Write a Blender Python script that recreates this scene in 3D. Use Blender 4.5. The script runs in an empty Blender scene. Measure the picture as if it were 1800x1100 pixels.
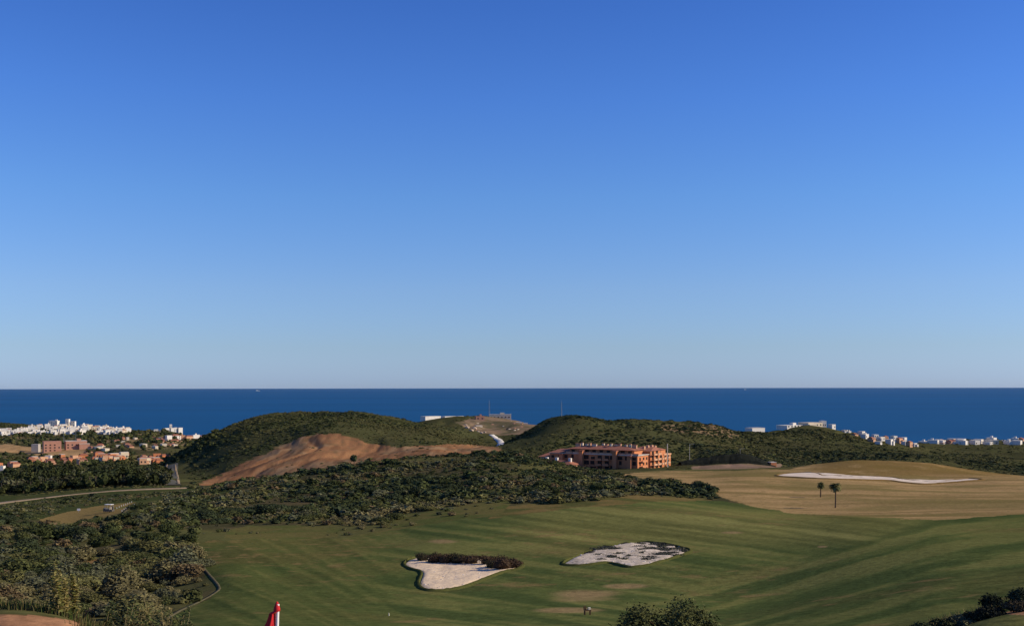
import bpy, math, random
import numpy as np

# ------------------------------------------------------------------ camera
F = 1930.0          # focal length in pixels of an 1800 px wide frame
VH = 679.0          # row of eye level in that frame
EYE = 100.0         # metres above the sea
scene = bpy.context.scene
COL = scene.collection
cd = bpy.data.cameras.new('camera')
cd.sensor_fit = 'HORIZONTAL'; cd.sensor_width = 36.0
cd.lens = 36.0 * F / 1800.0
cd.shift_y = (VH - 550.0) / 1800.0
cd.clip_start = 0.5; cd.clip_end = 150000.0
cam = bpy.data.objects.new('camera', cd); COL.objects.link(cam)
cam.location = (0, 0, EYE)
cam.rotation_euler = (math.pi / 2, 0.0014, 0)
scene.camera = cam

# ------------------------------------------------------------------ sky and sun
SUN_EL = math.radians(27.0)
SUN_AZ = math.radians(92.0)       # clockwise from the view direction (+Y)
sdir = (math.sin(SUN_AZ) * math.cos(SUN_EL), math.cos(SUN_AZ) * math.cos(SUN_EL), math.sin(SUN_EL))
world = bpy.data.worlds.new('World'); scene.world = world; world.use_nodes = True
nt = world.node_tree; nt.nodes.clear()
out = nt.nodes.new('ShaderNodeOutputWorld'); bg = nt.nodes.new('ShaderNodeBackground')
sky = nt.nodes.new('ShaderNodeTexSky'); sky.sky_type = 'NISHITA'; sky.sun_disc = False
sky.sun_elevation = SUN_EL; sky.sun_rotation = SUN_AZ
sky.altitude = 100; sky.air_density = 1.0; sky.dust_density = 0.3; sky.ozone_density = 3.0
tc = nt.nodes.new('ShaderNodeTexCoord'); sep = nt.nodes.new('ShaderNodeSeparateXYZ')
ramp = nt.nodes.new('ShaderNodeValToRGB')
mul = nt.nodes.new('ShaderNodeMix'); mul.data_type = 'RGBA'; mul.blend_type = 'MULTIPLY'; mul.inputs[0].default_value = 1.0
SKY_RAMP = [(0.0, (1.0, 1.0, 1.0)), (1.0, (1.0, 1.0, 1.0))]
SKY_STRENGTH = 0.10
SKY_RAMP = [(0.0073, (0.645, 0.885, 1.66)), (0.0357, (0.669, 0.86, 1.374)), (0.0872, (0.71, 0.896, 1.362)), (0.168, (0.605, 0.92, 1.462)), (0.2503, (0.489, 0.839, 1.549)), (0.3275, (0.398, 0.736, 1.47)), (0.6, (0.26, 0.52, 1.12)), (1.0, (0.18, 0.40, 0.90))]
el = ramp.color_ramp.elements
while len(el) > 1: el.remove(el[-1])
for i, (p, c) in enumerate(SKY_RAMP):
    e = el[0] if i == 0 else el.new(p)
    e.position = p; e.color = (*c, 1)
nt.links.new(tc.outputs['Generated'], sep.inputs[0])
nt.links.new(sep.outputs['Z'], ramp.inputs['Fac'])
nt.links.new(sky.outputs[0], mul.inputs[6]); nt.links.new(ramp.outputs[0], mul.inputs[7])
nt.links.new(mul.outputs[2], bg.inputs['Color']); bg.inputs['Strength'].default_value = SKY_STRENGTH
nt.links.new(bg.outputs[0], out.inputs[0])
sl = bpy.data.lights.new('sun', 'SUN'); sl.energy = 5.0; sl.angle = math.radians(0.5); sl.color = (1.0, 0.85, 0.62)
sun = bpy.data.objects.new('sun', sl); COL.objects.link(sun); sun.location = (300, -100, 300)
from mathutils import Vector
sun.rotation_euler = Vector(sdir).to_track_quat('Z', 'Y').to_euler()
vs = scene.view_settings
vs.view_transform = 'Standard'; vs.look = 'None'; vs.exposure = 0.0; vs.gamma = 1.0; vs.use_curve_mapping = False
scene.cycles.use_denoising = True
scene.cycles.max_bounces = 6

# ------------------------------------------------------------------ helpers
RNG = np.random.default_rng(7)

def tag(o, label=None, cat=None, group=None, kind=None):
    if label: o['label'] = label
    if cat: o['category'] = cat
    if group: o['group'] = group
    if kind: o['kind'] = kind
    return o

def link(name, data, parent=None):
    o = bpy.data.objects.new(name, data); COL.objects.link(o)
    if parent is not None: o.parent = parent
    return o

def thing(name, label, cat, loc=(0, 0, 0), rz=0.0, group=None):
    o = link(name, None); o.location = loc; o.rotation_euler = (0, 0, rz); o.empty_display_size = 0.5
    return tag(o, label, cat, group)

def mesh_np(name, V, T, mats, tint=None, smooth=False, nv=3):
    """mesh from numpy arrays: V (n,3), T (m,nv) faces"""
    me = bpy.data.meshes.new(name)
    V = np.asarray(V, np.float32); T = np.asarray(T, np.int32)
    me.vertices.add(len(V)); me.vertices.foreach_set('co', V.ravel())
    me.loops.add(T.size); me.loops.foreach_set('vertex_index', T.ravel())
    me.polygons.add(len(T)); me.polygons.foreach_set('loop_start', np.arange(0, T.size, nv, dtype=np.int32))
    me.polygons.foreach_set('use_smooth', np.full(len(T), smooth, dtype=bool))
    if tint is not None:
        a = me.attributes.new('tint', 'FLOAT_COLOR', 'POINT')
        c = np.ones((len(V), 4), np.float32); c[:, :3] = tint
        a.data.foreach_set('color', c.ravel())
    me.update(calc_edges=True); me.validate()
    for m in (mats if isinstance(mats, (list, tuple)) else [mats]): me.materials.append(m)
    return me

def mat(name, color=(0.5, 0.5, 0.5), rough=0.8, spec=0.3, tint=False, noise=None, bump=None, objrand=0.0, noise2=None, metallic=0.0):
    """procedural material: base colour (or the mesh's tint) varied by noise, optional bump"""
    m = bpy.data.materials.new(name); m.use_nodes = True
    n = m.node_tree; N = n.nodes; L = n.links
    b = N['Principled BSDF']
    b.inputs['Roughness'].default_value = rough
    b.inputs['Specular IOR Level'].default_value = spec
    b.inputs['Metallic'].default_value = metallic
    geo = N.new('ShaderNodeNewGeometry')
    if tint:
        a = N.new('ShaderNodeAttribute'); a.attribute_name = 'tint'; cur = a.outputs['Color']
    else:
        r = N.new('ShaderNodeRGB'); r.outputs[0].default_value = (*color, 1); cur = r.outputs[0]
    for nz in (noise, noise2):
        if not nz: continue
        sc_, lo, hi = nz
        t = N.new('ShaderNodeTexNoise'); t.inputs['Scale'].default_value = sc_; t.inputs['Detail'].default_value = 6; t.inputs['Roughness'].default_value = 0.65
        L.new(geo.outputs['Position'], t.inputs['Vector'])
        mr = N.new('ShaderNodeMapRange'); mr.inputs[1].default_value = 0.3; mr.inputs[2].default_value = 0.7
        mr.inputs[3].default_value = lo; mr.inputs[4].default_value = hi
        L.new(t.outputs['Fac'], mr.inputs[0])
        mx = N.new('ShaderNodeMix'); mx.data_type = 'RGBA'; mx.blend_type = 'MULTIPLY'; mx.inputs[0].default_value = 1
        L.new(cur, mx.inputs[6]); L.new(mr.outputs[0], mx.inputs[7]); cur = mx.outputs[2]
    if objrand:
        oi = N.new('ShaderNodeObjectInfo')
        mr = N.new('ShaderNodeMapRange'); mr.inputs[3].default_value = 1 - objrand; mr.inputs[4].default_value = 1 + objrand
        L.new(oi.outputs['Random'], mr.inputs[0])
        mx = N.new('ShaderNodeMix'); mx.data_type = 'RGBA'; mx.blend_type = 'MULTIPLY'; mx.inputs[0].default_value = 1
        L.new(cur, mx.inputs[6]); L.new(mr.outputs[0], mx.inputs[7]); cur = mx.outputs[2]
    L.new(cur, b.inputs['Base Color'])
    if bump:
        sc_, dist = bump
        t = N.new('ShaderNodeTexNoise'); t.inputs['Scale'].default_value = sc_; t.inputs['Detail'].default_value = 5
        L.new(geo.outputs['Position'], t.inputs['Vector'])
        bp = N.new('ShaderNodeBump'); bp.inputs['Distance'].default_value = dist; bp.inputs['Strength'].default_value = 1.0
        L.new(t.outputs['Fac'], bp.inputs['Height']); L.new(bp.outputs[0], b.inputs['Normal'])
    return m

def _hash(ix, iy, seed):
    h = (ix.astype(np.int64) * 374761393 + iy.astype(np.int64) * 668265263 + seed * 974711) & 0x7fffffff
    h = ((h ^ (h >> 13)) * 1274126177) & 0x7fffffff
    h = (h ^ (h >> 16)) & 0xffff
    return h / 65535.0

def vnoise(x, y, seed=0):
    x, y = 0.8 * x - 0.6 * y, 0.6 * x + 0.8 * y
    ix = np.floor(x); iy = np.floor(y); fx = x - ix; fy = y - iy
    fx = fx * fx * fx * (fx * (fx * 6 - 15) + 10); fy = fy * fy * fy * (fy * (fy * 6 - 15) + 10)
    ix = ix.astype(np.int64); iy = iy.astype(np.int64)
    a = _hash(ix, iy, seed); b = _hash(ix + 1, iy, seed); c = _hash(ix, iy + 1, seed); d = _hash(ix + 1, iy + 1, seed)
    return (a * (1 - fx) + b * fx) * (1 - fy) + (c * (1 - fx) + d * fx) * fy

def fbm(x, y, seed=0, oct=4):
    s = 0; a = 0.5; t = 0
    for i in range(oct):
        s = s + a * vnoise(x, y, seed + i * 17); t += a; a *= 0.5; x = x * 2.03 + 3.1; y = y * 2.03 + 1.7
    return s / t           # 0..1

def sstep(a, b, x):
    t = np.clip((x - a) / (b - a), 0, 1); return t * t * (3 - 2 * t)

def inpoly(px, py, poly):
    px = np.asarray(px, float); py = np.asarray(py, float)
    r = np.zeros(px.shape, bool); n = len(poly)
    for i in range(n):
        x1, y1 = poly[i]; x2, y2 = poly[(i + 1) % n]
        if y1 == y2: continue
        c = ((y1 > py) != (y2 > py)) & (px < (x2 - x1) * (py - y1) / (y2 - y1) + x1)
        r ^= c
    return r

EXCL = []          # footprints (x, y, radius) kept clear of wild growth
# ------------------------------------------------------------------ terrain: surveyed heights along bearings
# bearing (tan * F + 900) : [(distance, v) or (distance, None, z)]   v = how far below eye level the ground is seen
SURVEY = {
 -700: [(28,1080),(50,1110),(90,1050),(150,990),(300,900),(450,868),(700,835),(1100,800),(1700,775),(2300,745),(2900,None,-8)],
 0: [(28,1080),(50,1110),(90,1056),(130,1003),(180,948),(240,917),(300,897),(380,882),(440,873),(500,863),(620,851),(700,841),(850,825),(1000,806),(1200,792),(1500,779),(1900,766),(2200,752),(2350,742),(2700,None,3),(3000,None,-10)],
 130: [(28,1098),(50,1128),(90,1062),(130,1005),(180,955),(235,922),(290,893),(350,880),(420,868),(480,859),(620,847),(700,838),(850,823),(1000,808),(1200,793),(1500,779),(1900,765),(2200,751),(2350,749),(2700,None,3),(3000,None,-10)],
 240: [(30,1150),(55,1122),(90,1062),(125,1010),(170,950),(230,905),(290,885),(350,873),(420,862),(480,854),(620,845),(700,836),(850,822),(1000,806),(1200,790),(1500,776),(1900,764),(2250,756),(2550,None,0),(2900,None,-8)],
 300: [(30,1165),(60,1104),(85,1062),(115,1018),(150,968),(200,925),(260,893),(340,874),(420,861),(480,853),(600,846),(720,833),(850,815),(950,808),(1100,797),(1400,781),(1900,767),(2150,757),(2400,None,-4)],
 345: [(60,1098),(80,1070),(100,1036),(130,985),(165,948),(220,918),(280,893),(340,878),(420,861),(480,853),(600,850),(700,836),(800,808),(930,780),(1100,796),(1500,782),(1900,771),(2050,None,3),(2300,None,-8)],
 400: [(60,1096),(80,1062),(110,1005),(150,960),(200,930),(260,900),(320,878),(400,856),(460,850),(540,852),(620,843),(700,818),(800,785),(950,749),(1150,765),(1400,None,20),(1800,None,0),(2200,None,-8)],
 500: [(55,1105),(80,1060),(110,1010),(150,965),(185,938),(240,905),(300,876),(370,850),(430,838),(500,846),(600,830),(680,800),(780,768),(850,750),(970,728),(1150,742),(1400,None,25),(1800,None,0)],
 560: [(55,1105),(80,1060),(110,1010),(150,966),(185,938),(240,903),(300,872),(370,843),(430,826),(500,838),(600,822),(680,790),(760,762),(850,743),(980,727),(1150,742),(1400,None,25),(1800,None,0)],
 620: [(55,1105),(80,1060),(110,1010),(150,965),(185,936),(240,900),(300,868),(370,835),(430,817),(500,828),(600,818),(690,792),(770,763),(860,742),(990,728),(1150,744),(1400,None,25),(1800,None,0)],
 690: [(55,1105),(80,1060),(110,1010),(150,962),(190,930),(240,895),(300,862),(370,829),(430,808),(500,820),(600,812),(690,790),(780,768),(900,746),(1000,734),(1150,744),(1400,None,38),(1800,None,0)],
 760: [(55,1105),(80,1058),(110,1008),(150,955),(190,922),(240,890),(300,856),(370,824),(430,803),(500,814),(600,806),(690,786),(780,772),(900,755),(1000,746),(1150,750),(1350,738),(1500,None,45),(1800,None,5),(2200,None,-8)],
 860: [(55,1105),(80,1058),(110,1005),(150,950),(190,912),(240,882),(300,846),(370,814),(430,798),(520,812),(620,803),(720,790),(820,785),(900,777),(1050,766),(1200,750),(1350,735),(1500,739),(1800,None,5),(2200,None,-8)],
 925: [(55,1102),(80,1056),(110,1002),(150,947),(190,910),(240,880),(300,844),(370,814),(430,800),(520,812),(620,802),(700,785),(770,766),(830,755),(950,765),(1150,752),(1300,742),(1500,None,35),(1800,None,0)],
 985: [(55,1100),(80,1055),(110,1000),(150,945),(190,908),(240,878),(300,845),(370,824),(430,815),(500,819),(545,820),(620,800),(700,772),(780,740),(830,730),(950,746),(1200,752),(1500,None,20),(1800,None,-5)],
 1060: [(55,1100),(80,1053),(110,998),(150,943),(190,907),(240,874),(300,850),(370,834),(430,829),(500,828),(545,827),(620,808),(700,775),(790,742),(850,738),(1000,757),(1300,None,30),(1800,None,-5)],
 1180: [(55,1100),(80,1050),(110,995),(150,940),(190,905),(240,877),(300,852),(370,836),(430,828),(500,826),(560,823),(640,810),(720,781),(800,753),(850,744),(1000,760),(1300,None,25),(1800,None,-5)],
 1240: [(55,1100),(80,1049),(110,993),(150,938),(190,904),(240,880),(300,855),(370,836),(430,828),(500,826),(560,822),(640,812),(740,785),(820,755),(880,747),(1000,762),(1300,None,25),(1800,None,-5)],
 1310: [(55,1100),(80,1047),(110,990),(150,935),(190,905),(225,888),(265,868),(320,846),(390,829),(450,825),(540,821),(640,803),(760,790),(850,768),(960,758),(1100,771),(1400,None,15),(1800,None,-5)],
 1420: [(50,1100),(75,1040),(110,980),(150,930),(190,906),(230,888),(280,865),(340,842),(390,827),(440,817),(500,825),(600,822),(700,810),(850,780),(1000,760),(1100,752),(1250,765),(1600,None,10),(1900,None,-6)],
 1500: [(50,1092),(75,1025),(110,965),(150,922),(190,904),(230,886),(280,864),(330,848),(380,828),(430,810),(500,822),(600,815),(700,805),(900,785),(1100,763),(1200,761),(1400,None,25),(1750,None,-5)],
 1570: [(48,1092),(72,1020),(110,957),(150,920),(190,903),(235,884),(290,862),(340,848),(385,828),(430,811),(500,824),(600,818),(700,808),(900,794),(1100,781),(1250,776),(1450,None,20),(1750,None,-5)],
 1640: [(45,1090),(70,1012),(110,950),(150,918),(190,901),(240,881),(300,860),(350,848),(390,830),(430,815),(500,828),(600,822),(700,812),(900,803),(1100,796),(1300,787),(1500,779),(1650,776),(1850,None,2),(2150,None,-8)],
 1740: [(33,1085),(45,1090),(70,1002),(110,946),(150,915),(190,899),(240,879),(300,858),(360,842),(400,835),(450,831),(520,838),(650,830),(800,818),(1000,805),(1200,795),(1400,785),(1600,775),(1900,None,3),(2200,None,-8)],
 1820: [(33,1072),(45,1080),(70,995),(110,942),(150,913),(190,897),(240,877),(300,858),(360,845),(420,838),(520,842),(650,832),(800,820),(1000,806),(1200,796),(1400,786),(1600,776),(1900,None,3),(2200,None,-8)],
 2500: [(33,1060),(60,1005),(110,942),(190,897),(300,858),(420,840),(650,832),(1000,806),(1400,789),(1700,None,8),(2000,None,-8)],
}
pts = []
for u, lst in SURVEY.items():
    for e in lst:
        z = e[2] if len(e) == 3 else EYE - e[0] * (e[1] - VH) / F
        pts.append((u, e[0], z))
    for d, z in ((3, 97.2), (8, 96.3), (13, 95.1), (20, 93.6)):
        pts.append((u, d, z))
    for d in (3600, 5200): pts.append((u, d, -16))
pts = np.array(pts, float)
SU, SL = 110.0, 5.0
def _ctrl(u, d): return np.stack([np.asarray(u, float) / SU, np.log(np.asarray(d, float)) * SL], -1)
def _phi(r2): return 0.5 * r2 * np.log(r2 + 1e-9)
_C = _ctrl(pts[:, 0], pts[:, 1]); _n = len(_C)
_K = _phi(((_C[:, None] - _C[None]) ** 2).sum(-1)) + np.eye(_n) * 0.002
_P = np.concatenate([np.ones((_n, 1)), _C], 1)
_A = np.zeros((_n + 3, _n + 3)); _A[:_n, :_n] = _K; _A[:_n, _n:] = _P; _A[_n:, :_n] = _P.T
_w = np.linalg.solve(_A, np.concatenate([pts[:, 2], np.zeros(3)]))

def base_z(u, d):
    u = np.asarray(u, float); d = np.asarray(d, float)
    sh = np.broadcast(u, d).shape
    q = _ctrl(np.broadcast_to(u, sh).ravel(), np.broadcast_to(d, sh).ravel())
    res = np.empty(len(q)); w = _w[:_n]
    for i in range(0, len(q), 8000):
        b = q[i:i + 8000]
        r2 = (b[:, :1] - _C[None, :, 0]) ** 2 + (b[:, 1:] - _C[None, :, 1]) ** 2
        res[i:i + 8000] = _phi(r2) @ w + _w[_n] + b @ _w[_n + 1:]
    return res.reshape(sh)

# coarse table of the surveyed surface, read back by bicubic (Catmull-Rom) lookup
TU = np.arange(-920, 2741, 12.0); TL = np.arange(math.log(3.0), math.log(5300.0), 0.02)
TAB = base_z(TU[:, None], np.exp(TL)[None, :])
def _cr(t):
    return [-0.5*t+t*t-0.5*t**3, 1-2.5*t*t+1.5*t**3, 0.5*t+2*t*t-1.5*t**3, -0.5*t*t+0.5*t**3]
def smooth_z(u, d):
    a = (np.asarray(u, float) - TU[0]) / 12.0; b = (np.log(np.asarray(d, float)) - TL[0]) / 0.02
    a = np.clip(a, 1, len(TU) - 3.001); b = np.clip(b, 1, len(TL) - 3.001)
    ia = np.floor(a).astype(int); ib = np.floor(b).astype(int)
    wa = _cr(a - ia); wb = _cr(b - ib); s = 0
    for i in range(4):
        for j in range(4): s = s + wa[i] * wb[j] * TAB[ia + i - 1, ib + j - 1]
    return s

def rough_z(x, y):
    """unevenness of the ground itself, in metres"""
    d = np.maximum(y, 1.0)
    k = sstep(15, 60, d)
    n = (fbm(x / 34.0, y / 34.0, 3, 2) - 0.5) * 1.2 * k
    far = sstep(420, 650, d)
    n = n + (fbm(x / 70.0, y / 70.0, 5, 4) - 0.5) * 9.0 * far * (1 - sstep(1500, 2000, d))
    hq, ha = x / 30.0 + 2.0 * fbm(x / 90, y / 90, 94, 2), y / 170.0
    n = n + (np.minimum(np.abs(fbm(0.8 * hq + 0.6 * ha, -0.6 * hq + 0.8 * ha, 95, 2) - 0.5) * 2, 0.4) - 0.2) * 4.5 * far * (1 - sstep(1150, 1400, d))
    n = n + (fbm(x / 5.0, y / 5.0, 9, 3) - 0.5) * 0.05
    return n

def ground(u, d):
    u = np.asarray(u, float); d = np.asarray(d, float)
    return smooth_z(u, d) + rough_z(d * (u - 900) / F, d)
def gxy(x, y):
    x = np.asarray(x, float); y = np.asarray(y, float)
    return ground(900 + F * x / np.maximum(y, 1e-3), y)
def seen_v(u, d): return VH + F * (EYE - ground(u, d)) / d
def find_d(u, v, lo=20.0, hi=2400.0):
    """first distance along a bearing at which the ground is seen at row v"""
    ds = np.exp(np.linspace(math.log(lo), math.log(hi), 1200)); vv = seen_v(np.full(ds.shape, float(u)), ds) - v
    s = np.nonzero((vv[:-1] > 0) & (vv[1:] <= 0))[0]
    if len(s) == 0: return float(ds[np.argmin(np.abs(vv))])
    i = s[0]; t = vv[i] / (vv[i] - vv[i + 1]); return float(ds[i] + t * (ds[i + 1] - ds[i]))
def at(u, d, dz=0.0):
    return Vector((d * (u - 900) / F, d, float(ground(u, d)) + dz))
def spot(u, v, lo=20.0, hi=2400.0, dz=0.0):
    return at(u, find_d(u, v, lo, hi), dz)
# ------------------------------------------------------------------ ground cover zones (as mapped along bearings)
FAIRWAY = [(285,1110),(305,1078),(345,1062),(385,1036),(362,1010),(345,985),(330,957),(380,948),(450,946),(600,945),(700,926),(800,914),(870,905),(960,892),(1060,882),(1180,876),(1270,881),(1330,890),(1400,902),(1480,906),(1560,909),(1640,913),(1720,908),(1830,903),(2800,900),(2800,4000),(-200,4000),(150,1300)]
DRY = [(1085,834),(1130,830),(1180,827),(1260,828),(1390,824),(1450,812),(1500,808),(1640,812),(1740,830),(1800,836),(2800,838),(2800,902),(1800,904),(1720,909),(1640,914),(1560,910),(1480,907),(1400,903),(1330,891),(1275,878),(1255,866),(1180,850),(1120,840)]
CUT = [(340,856),(372,838),(410,822),(450,803),(490,784),(525,770),(560,762),(600,763),(622,769),(650,779),(700,786),(745,783),(790,780),(830,781),(880,786),(885,797),(840,800),(760,812),(640,828),(500,846),(400,858)]
DIRT = [(1215,820),(1260,817),(1310,815),(1375,815),(1372,824),(1310,826),(1260,827),(1215,826)]
ROUGH = [(860,912),(880,893),(960,880),(1050,872),(1120,868),(1200,872),(1262,878),(1180,880),(1060,888),(960,897)]
TEE = [(70,912),(120,898),(180,886),(240,882),(232,895),(205,915),(150,921),(90,923)]
MEADOW = [(395,945),(400,930),(440,922),(520,922),(600,930),(590,944),(480,947)]
MEADOW2 = [(590,944),(690,928),(700,905),(860,880),(900,880),(880,905),(800,916),(700,930)]
GREENS = [(425,846),(440,836),(520,834),(520,846)]
HEAD = [(800,742),(850,731),(900,735),(955,742),(940,752),(905,776),(870,772),(830,756)]
OCHRE = [(-100,781),(20,780),(62,786),(150,788),(155,795),(120,806),(60,798),(0,793),(-100,790)]
OCHRE2 = [(200,772),(260,768),(350,768),(350,776),(280,779),(200,778)]
RED1 = [(-60,1078),(60,1080),(140,1092),(150,1200),(-100,1200)]
RED2 = [(1738,1064),(1830,1056),(1900,1062),(1830,1082),(1760,1080)]
BARE = [(120,996),(150,985),(200,978),(228,980),(210,995),(165,1008)]
SLOPE3 = [(1290,752),(1240,745),(1150,748),(1160,756),(1290,770),(1300,765)]

def srgb(r, g, b):
    f = lambda c: ((c / 255 + 0.055) / 1.055) ** 2.4 if c > 10 else c / 255 / 12.92
    return np.array([f(r), f(g), f(b)])

C_SCRUB = np.array([0.060, 0.058, 0.028]); C_SCRUB2 = np.array([0.115, 0.088, 0.045])
C_GRASS = np.array([0.096, 0.117, 0.036]); C_GRASS_D = np.array([0.058, 0.082, 0.027]); C_GRASS_L = np.array([0.155, 0.156, 0.050])
C_DRY = np.array([0.325, 0.220, 0.098]); C_DRY_D = np.array([0.215, 0.155, 0.062])
C_RED = np.array([0.275, 0.140, 0.068]); C_RED_L = np.array([0.29, 0.19, 0.105])

def ground_cover(x, y, u, v, d):
    """albedo of the soil or turf at a place"""
    wob = (fbm(x / 9 , y / 9, 21, 3) - 0.5)
    uu = u + wob * 10 ; vv = v + (fbm(x / 7, y / 7, 22, 3) - 0.5) * np.clip((v - 700) * 0.035, 1.0, 9)
    def mix(c, t, col): return c * (1 - t[:, None]) + np.asarray(col)[None] * t[:, None] if np.ndim(col) == 1 else c * (1 - t[:, None]) + col * t[:, None]
    n1 = fbm(x / 6.0, y / 6.0, 31, 4); n2 = fbm(x / 22.0, y / 22.0, 32, 4); n3 = fbm(x / 60., y / 60., 33, 4)
    c = mix(np.tile(C_SCRUB, (len(x), 1)), sstep(0.45, 0.68, n1) * 0.7, C_SCRUB2)
    c = mix(c, sstep(0.42, 0.6, n2) * 0.8 * (d < 470), np.array([0.115, 0.108, 0.038]))
    c = mix(c, sstep(0.5, 0.75, n2) * 0.5, np.array([0.085, 0.095, 0.036]))
    # far land: mixed fields and thicket
    far = d > 650
    c[far] = mix(c, sstep(0.48, 0.64, n3) * 0.35, np.array([0.10, 0.105, 0.045]))[far]
    vale = (d > 255) & (d < 480) & (u < 420)
    c[vale] = mix(np.tile([0.052, 0.066, 0.024], (len(x), 1)), sstep(0.5, 0.7, n1) * 0.6, np.array([0.10, 0.092, 0.036]))[vale]
    plain = (d > 950) & (d < 2100) & (u < 400)
    c[plain] = mix(c, sstep(0.52, 0.62, fbm(x / 45.0, y / 90.0, 35, 3)) * 0.75, np.array([0.26, 0.19, 0.10]))[plain]
    hill = (d > 480) & ~plain
    c[hill] = (c * 0.4 + np.array([0.060, 0.064, 0.025]) * 0.6)[hill]
    # mown turf
    g = inpoly(uu, vv, FAIRWAY) & (d < 330)
    gl = np.interp(u, [900, 1030, 1150, 1280, 1400, 1520, 1645, 1800, 2200], [1112, 1086, 1061, 1034, 1002, 968, 933, 912, 880])
    s_r = v - gl + wob * 6; s_u = v - 0.13 * (u - 1000) + wob * 4; s_l = v - 0.36 * (u - 350) - 0.0004 * (u - 350) ** 2 + wob * 6
    wr = sstep(-40, 10, s_r) * sstep(1050, 1300, u); wl = (1 - sstep(560, 800, u)) * (1 - wr)
    st = lambda q, k, sd: fbm(0.8 * q / k + 0.6 * u / 260.0, -0.6 * q / k + 0.8 * u / 260.0, sd, 1) * 0.6 + 0.4 * fbm(0.8 * q / k * 2 + 0.6 * u / 150.0, -0.6 * q / k * 2 + 0.8 * u / 150.0, sd + 5, 1)
    streak = wr * st(s_r, 15.0, 41) + wl * (0.5 + 0.6 * (st(s_l, 11.0, 43) - 0.5)) + np.clip(1 - wr - wl, 0, 1) * st(s_u, 8.0, 42)
    streak = streak + 0.22 * (fbm(0.8 * s_r / 4.0 + 0.6 * u / 90.0, -0.6 * s_r / 4.0 + 0.8 * u / 90.0, 47, 1) - 0.5) * wr + 0.2 * (fbm(x / 1.6, y / 3.0, 48, 3) - 0.5)
    for s0, wd in ((0, 4), (29, 4), (70, 5)): streak = streak + 0.42 * wr * np.exp(-((s_r - s0) / wd) ** 2)
    streak = (streak - 0.5) * 1.45 + 0.5
    tc_ = np.tile(C_GRASS, (len(x), 1))
    tc_ = mix(tc_, sstep(0.5, 0.78, streak) * 0.85, C_GRASS_L)
    tc_ = mix(tc_, sstep(0.5, 0.22, streak) * 0.85, C_GRASS_D)
    tc_ = mix(tc_, sstep(0.54, 0.75, n2) * 0.32, np.array([0.15, 0.108, 0.042]))
    tc_ = mix(tc_, sstep(0.5, 0.3, n3) * 0.4, np.array([0.045, 0.066, 0.022]))
    drier = sstep(820, 1000, u) * sstep(1720, 1560, u) * sstep(978, 940, v) * sstep(884, 905, v) * (1 - wr)
    tc_ = mix(tc_, drier * 0.62, np.array([0.188, 0.176, 0.058])[None] * (0.62 + 0.76 * np.clip(streak, 0, 1))[:, None]) * (1 - 0.16 * wl[:, None])
    sp = sstep(0.62, 0.8, fbm(x / 2.2, y / 2.2, 46, 3)) * sstep(0.5, 0.62, n2)
    tc_ = mix(tc_, sp * 0.6, np.array([0.21, 0.145, 0.062]))
    for (a, b, ra, rb) in ((777,951,30,4.5),(1025,1046,80,12),(1000,1073,60,6),(1285,936,24,2.5),(1445,961,10,2),(1095,1030,40,5),(1120,876,60,5)):
        q = np.sqrt(((u - a) / ra) ** 2 + ((v - b) / rb) ** 2) + wob * 0.9
        tc_ = mix(tc_, sstep(1.1, 0.5, q) * 0.75 * (d < 330), np.array([0.30, 0.205, 0.10]))
    # coarse rough at the fairway's upper margin
    r = sstep(0.3, 0.7, n1)
    c[g] = tc_[g]
    k = inpoly(uu, vv, ROUGH) & (d < 330)
    c[k] = mix(np.tile([0.17, 0.125, 0.048], (len(x), 1)), r, np.array([0.085, 0.088, 0.03]))[k]
    k = (inpoly(uu, vv, MEADOW) | inpoly(uu, vv, MEADOW2)) & (d < 330)
    c[k] = mix(np.tile([0.088, 0.100, 0.031], (len(x), 1)), r * 0.7, np.array([0.135, 0.112, 0.042]))[k]
    k = inpoly(uu, vv, TEE) & (d < 420) & (d > 200)
    c[k] = mix(np.tile([0.23, 0.165, 0.062], (len(x), 1)), 0.8 * sstep(0.5, 0.62, n2), np.array([0.12, 0.125, 0.04]))[k]
    k = inpoly(uu, vv, GREENS) & (d > 380) & (d < 620); c[k] = np.array([0.085, 0.10, 0.034])
    # dry pasture
    k = inpoly(u + wob * 16, v + (vv - v) * 0.8, DRY) & (d > 150) & (d < 470)
    bq, ba = (0.25 * x + y) / 7.0, (x - 0.25 * y) / 60.0
    band = 0.65 * fbm(0.8 * bq + 0.6 * ba, -0.6 * bq + 0.8 * ba, 51, 1) + 0.35 * fbm(2.1 * (0.8 * bq + 0.6 * ba), 2.1 * (-0.6 * bq + 0.8 * ba), 52, 1)
    dc = mix(np.tile(C_DRY, (len(x), 1)), sstep(0.52, 0.3, band) * 0.9, C_DRY_D)
    dc = mix(dc, sstep(0.6, 0.75, band) * 0.6, np.array([0.44, 0.29, 0.135]))
    dc = mix(dc, sstep(0.5, 0.66, n2) * 0.6, np.array([0.16, 0.135, 0.048]))
    dc = mix(dc, sstep(0.55, 0.75, fbm(x / 2.5, y / 5.0, 55, 3)) * 0.5, np.array([0.20, 0.15, 0.06]))
    hump = sstep(842, 832, v) * sstep(1400, 1470, u) * sstep(0.2, 0.5, n1 + 0.1)
    dc = mix(dc, hump * 0.75, np.array([0.165, 0.110, 0.036]))
    c[k] = dc[k]
    # red earth of the cut hillside
    k = inpoly(u + wob * 18, v + wob * 3, CUT) & (d > 470) & (d < 960)
    gul = fbm(0.8 * x / 3.0 + 0.6 * y / 26.0, -0.6 * x / 3.0 + 0.8 * y / 26.0, 61, 1)
    rc = mix(np.tile(C_RED, (len(x), 1)), sstep(0.4, 0.65, n2) * 0.8, C_RED_L)
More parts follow.
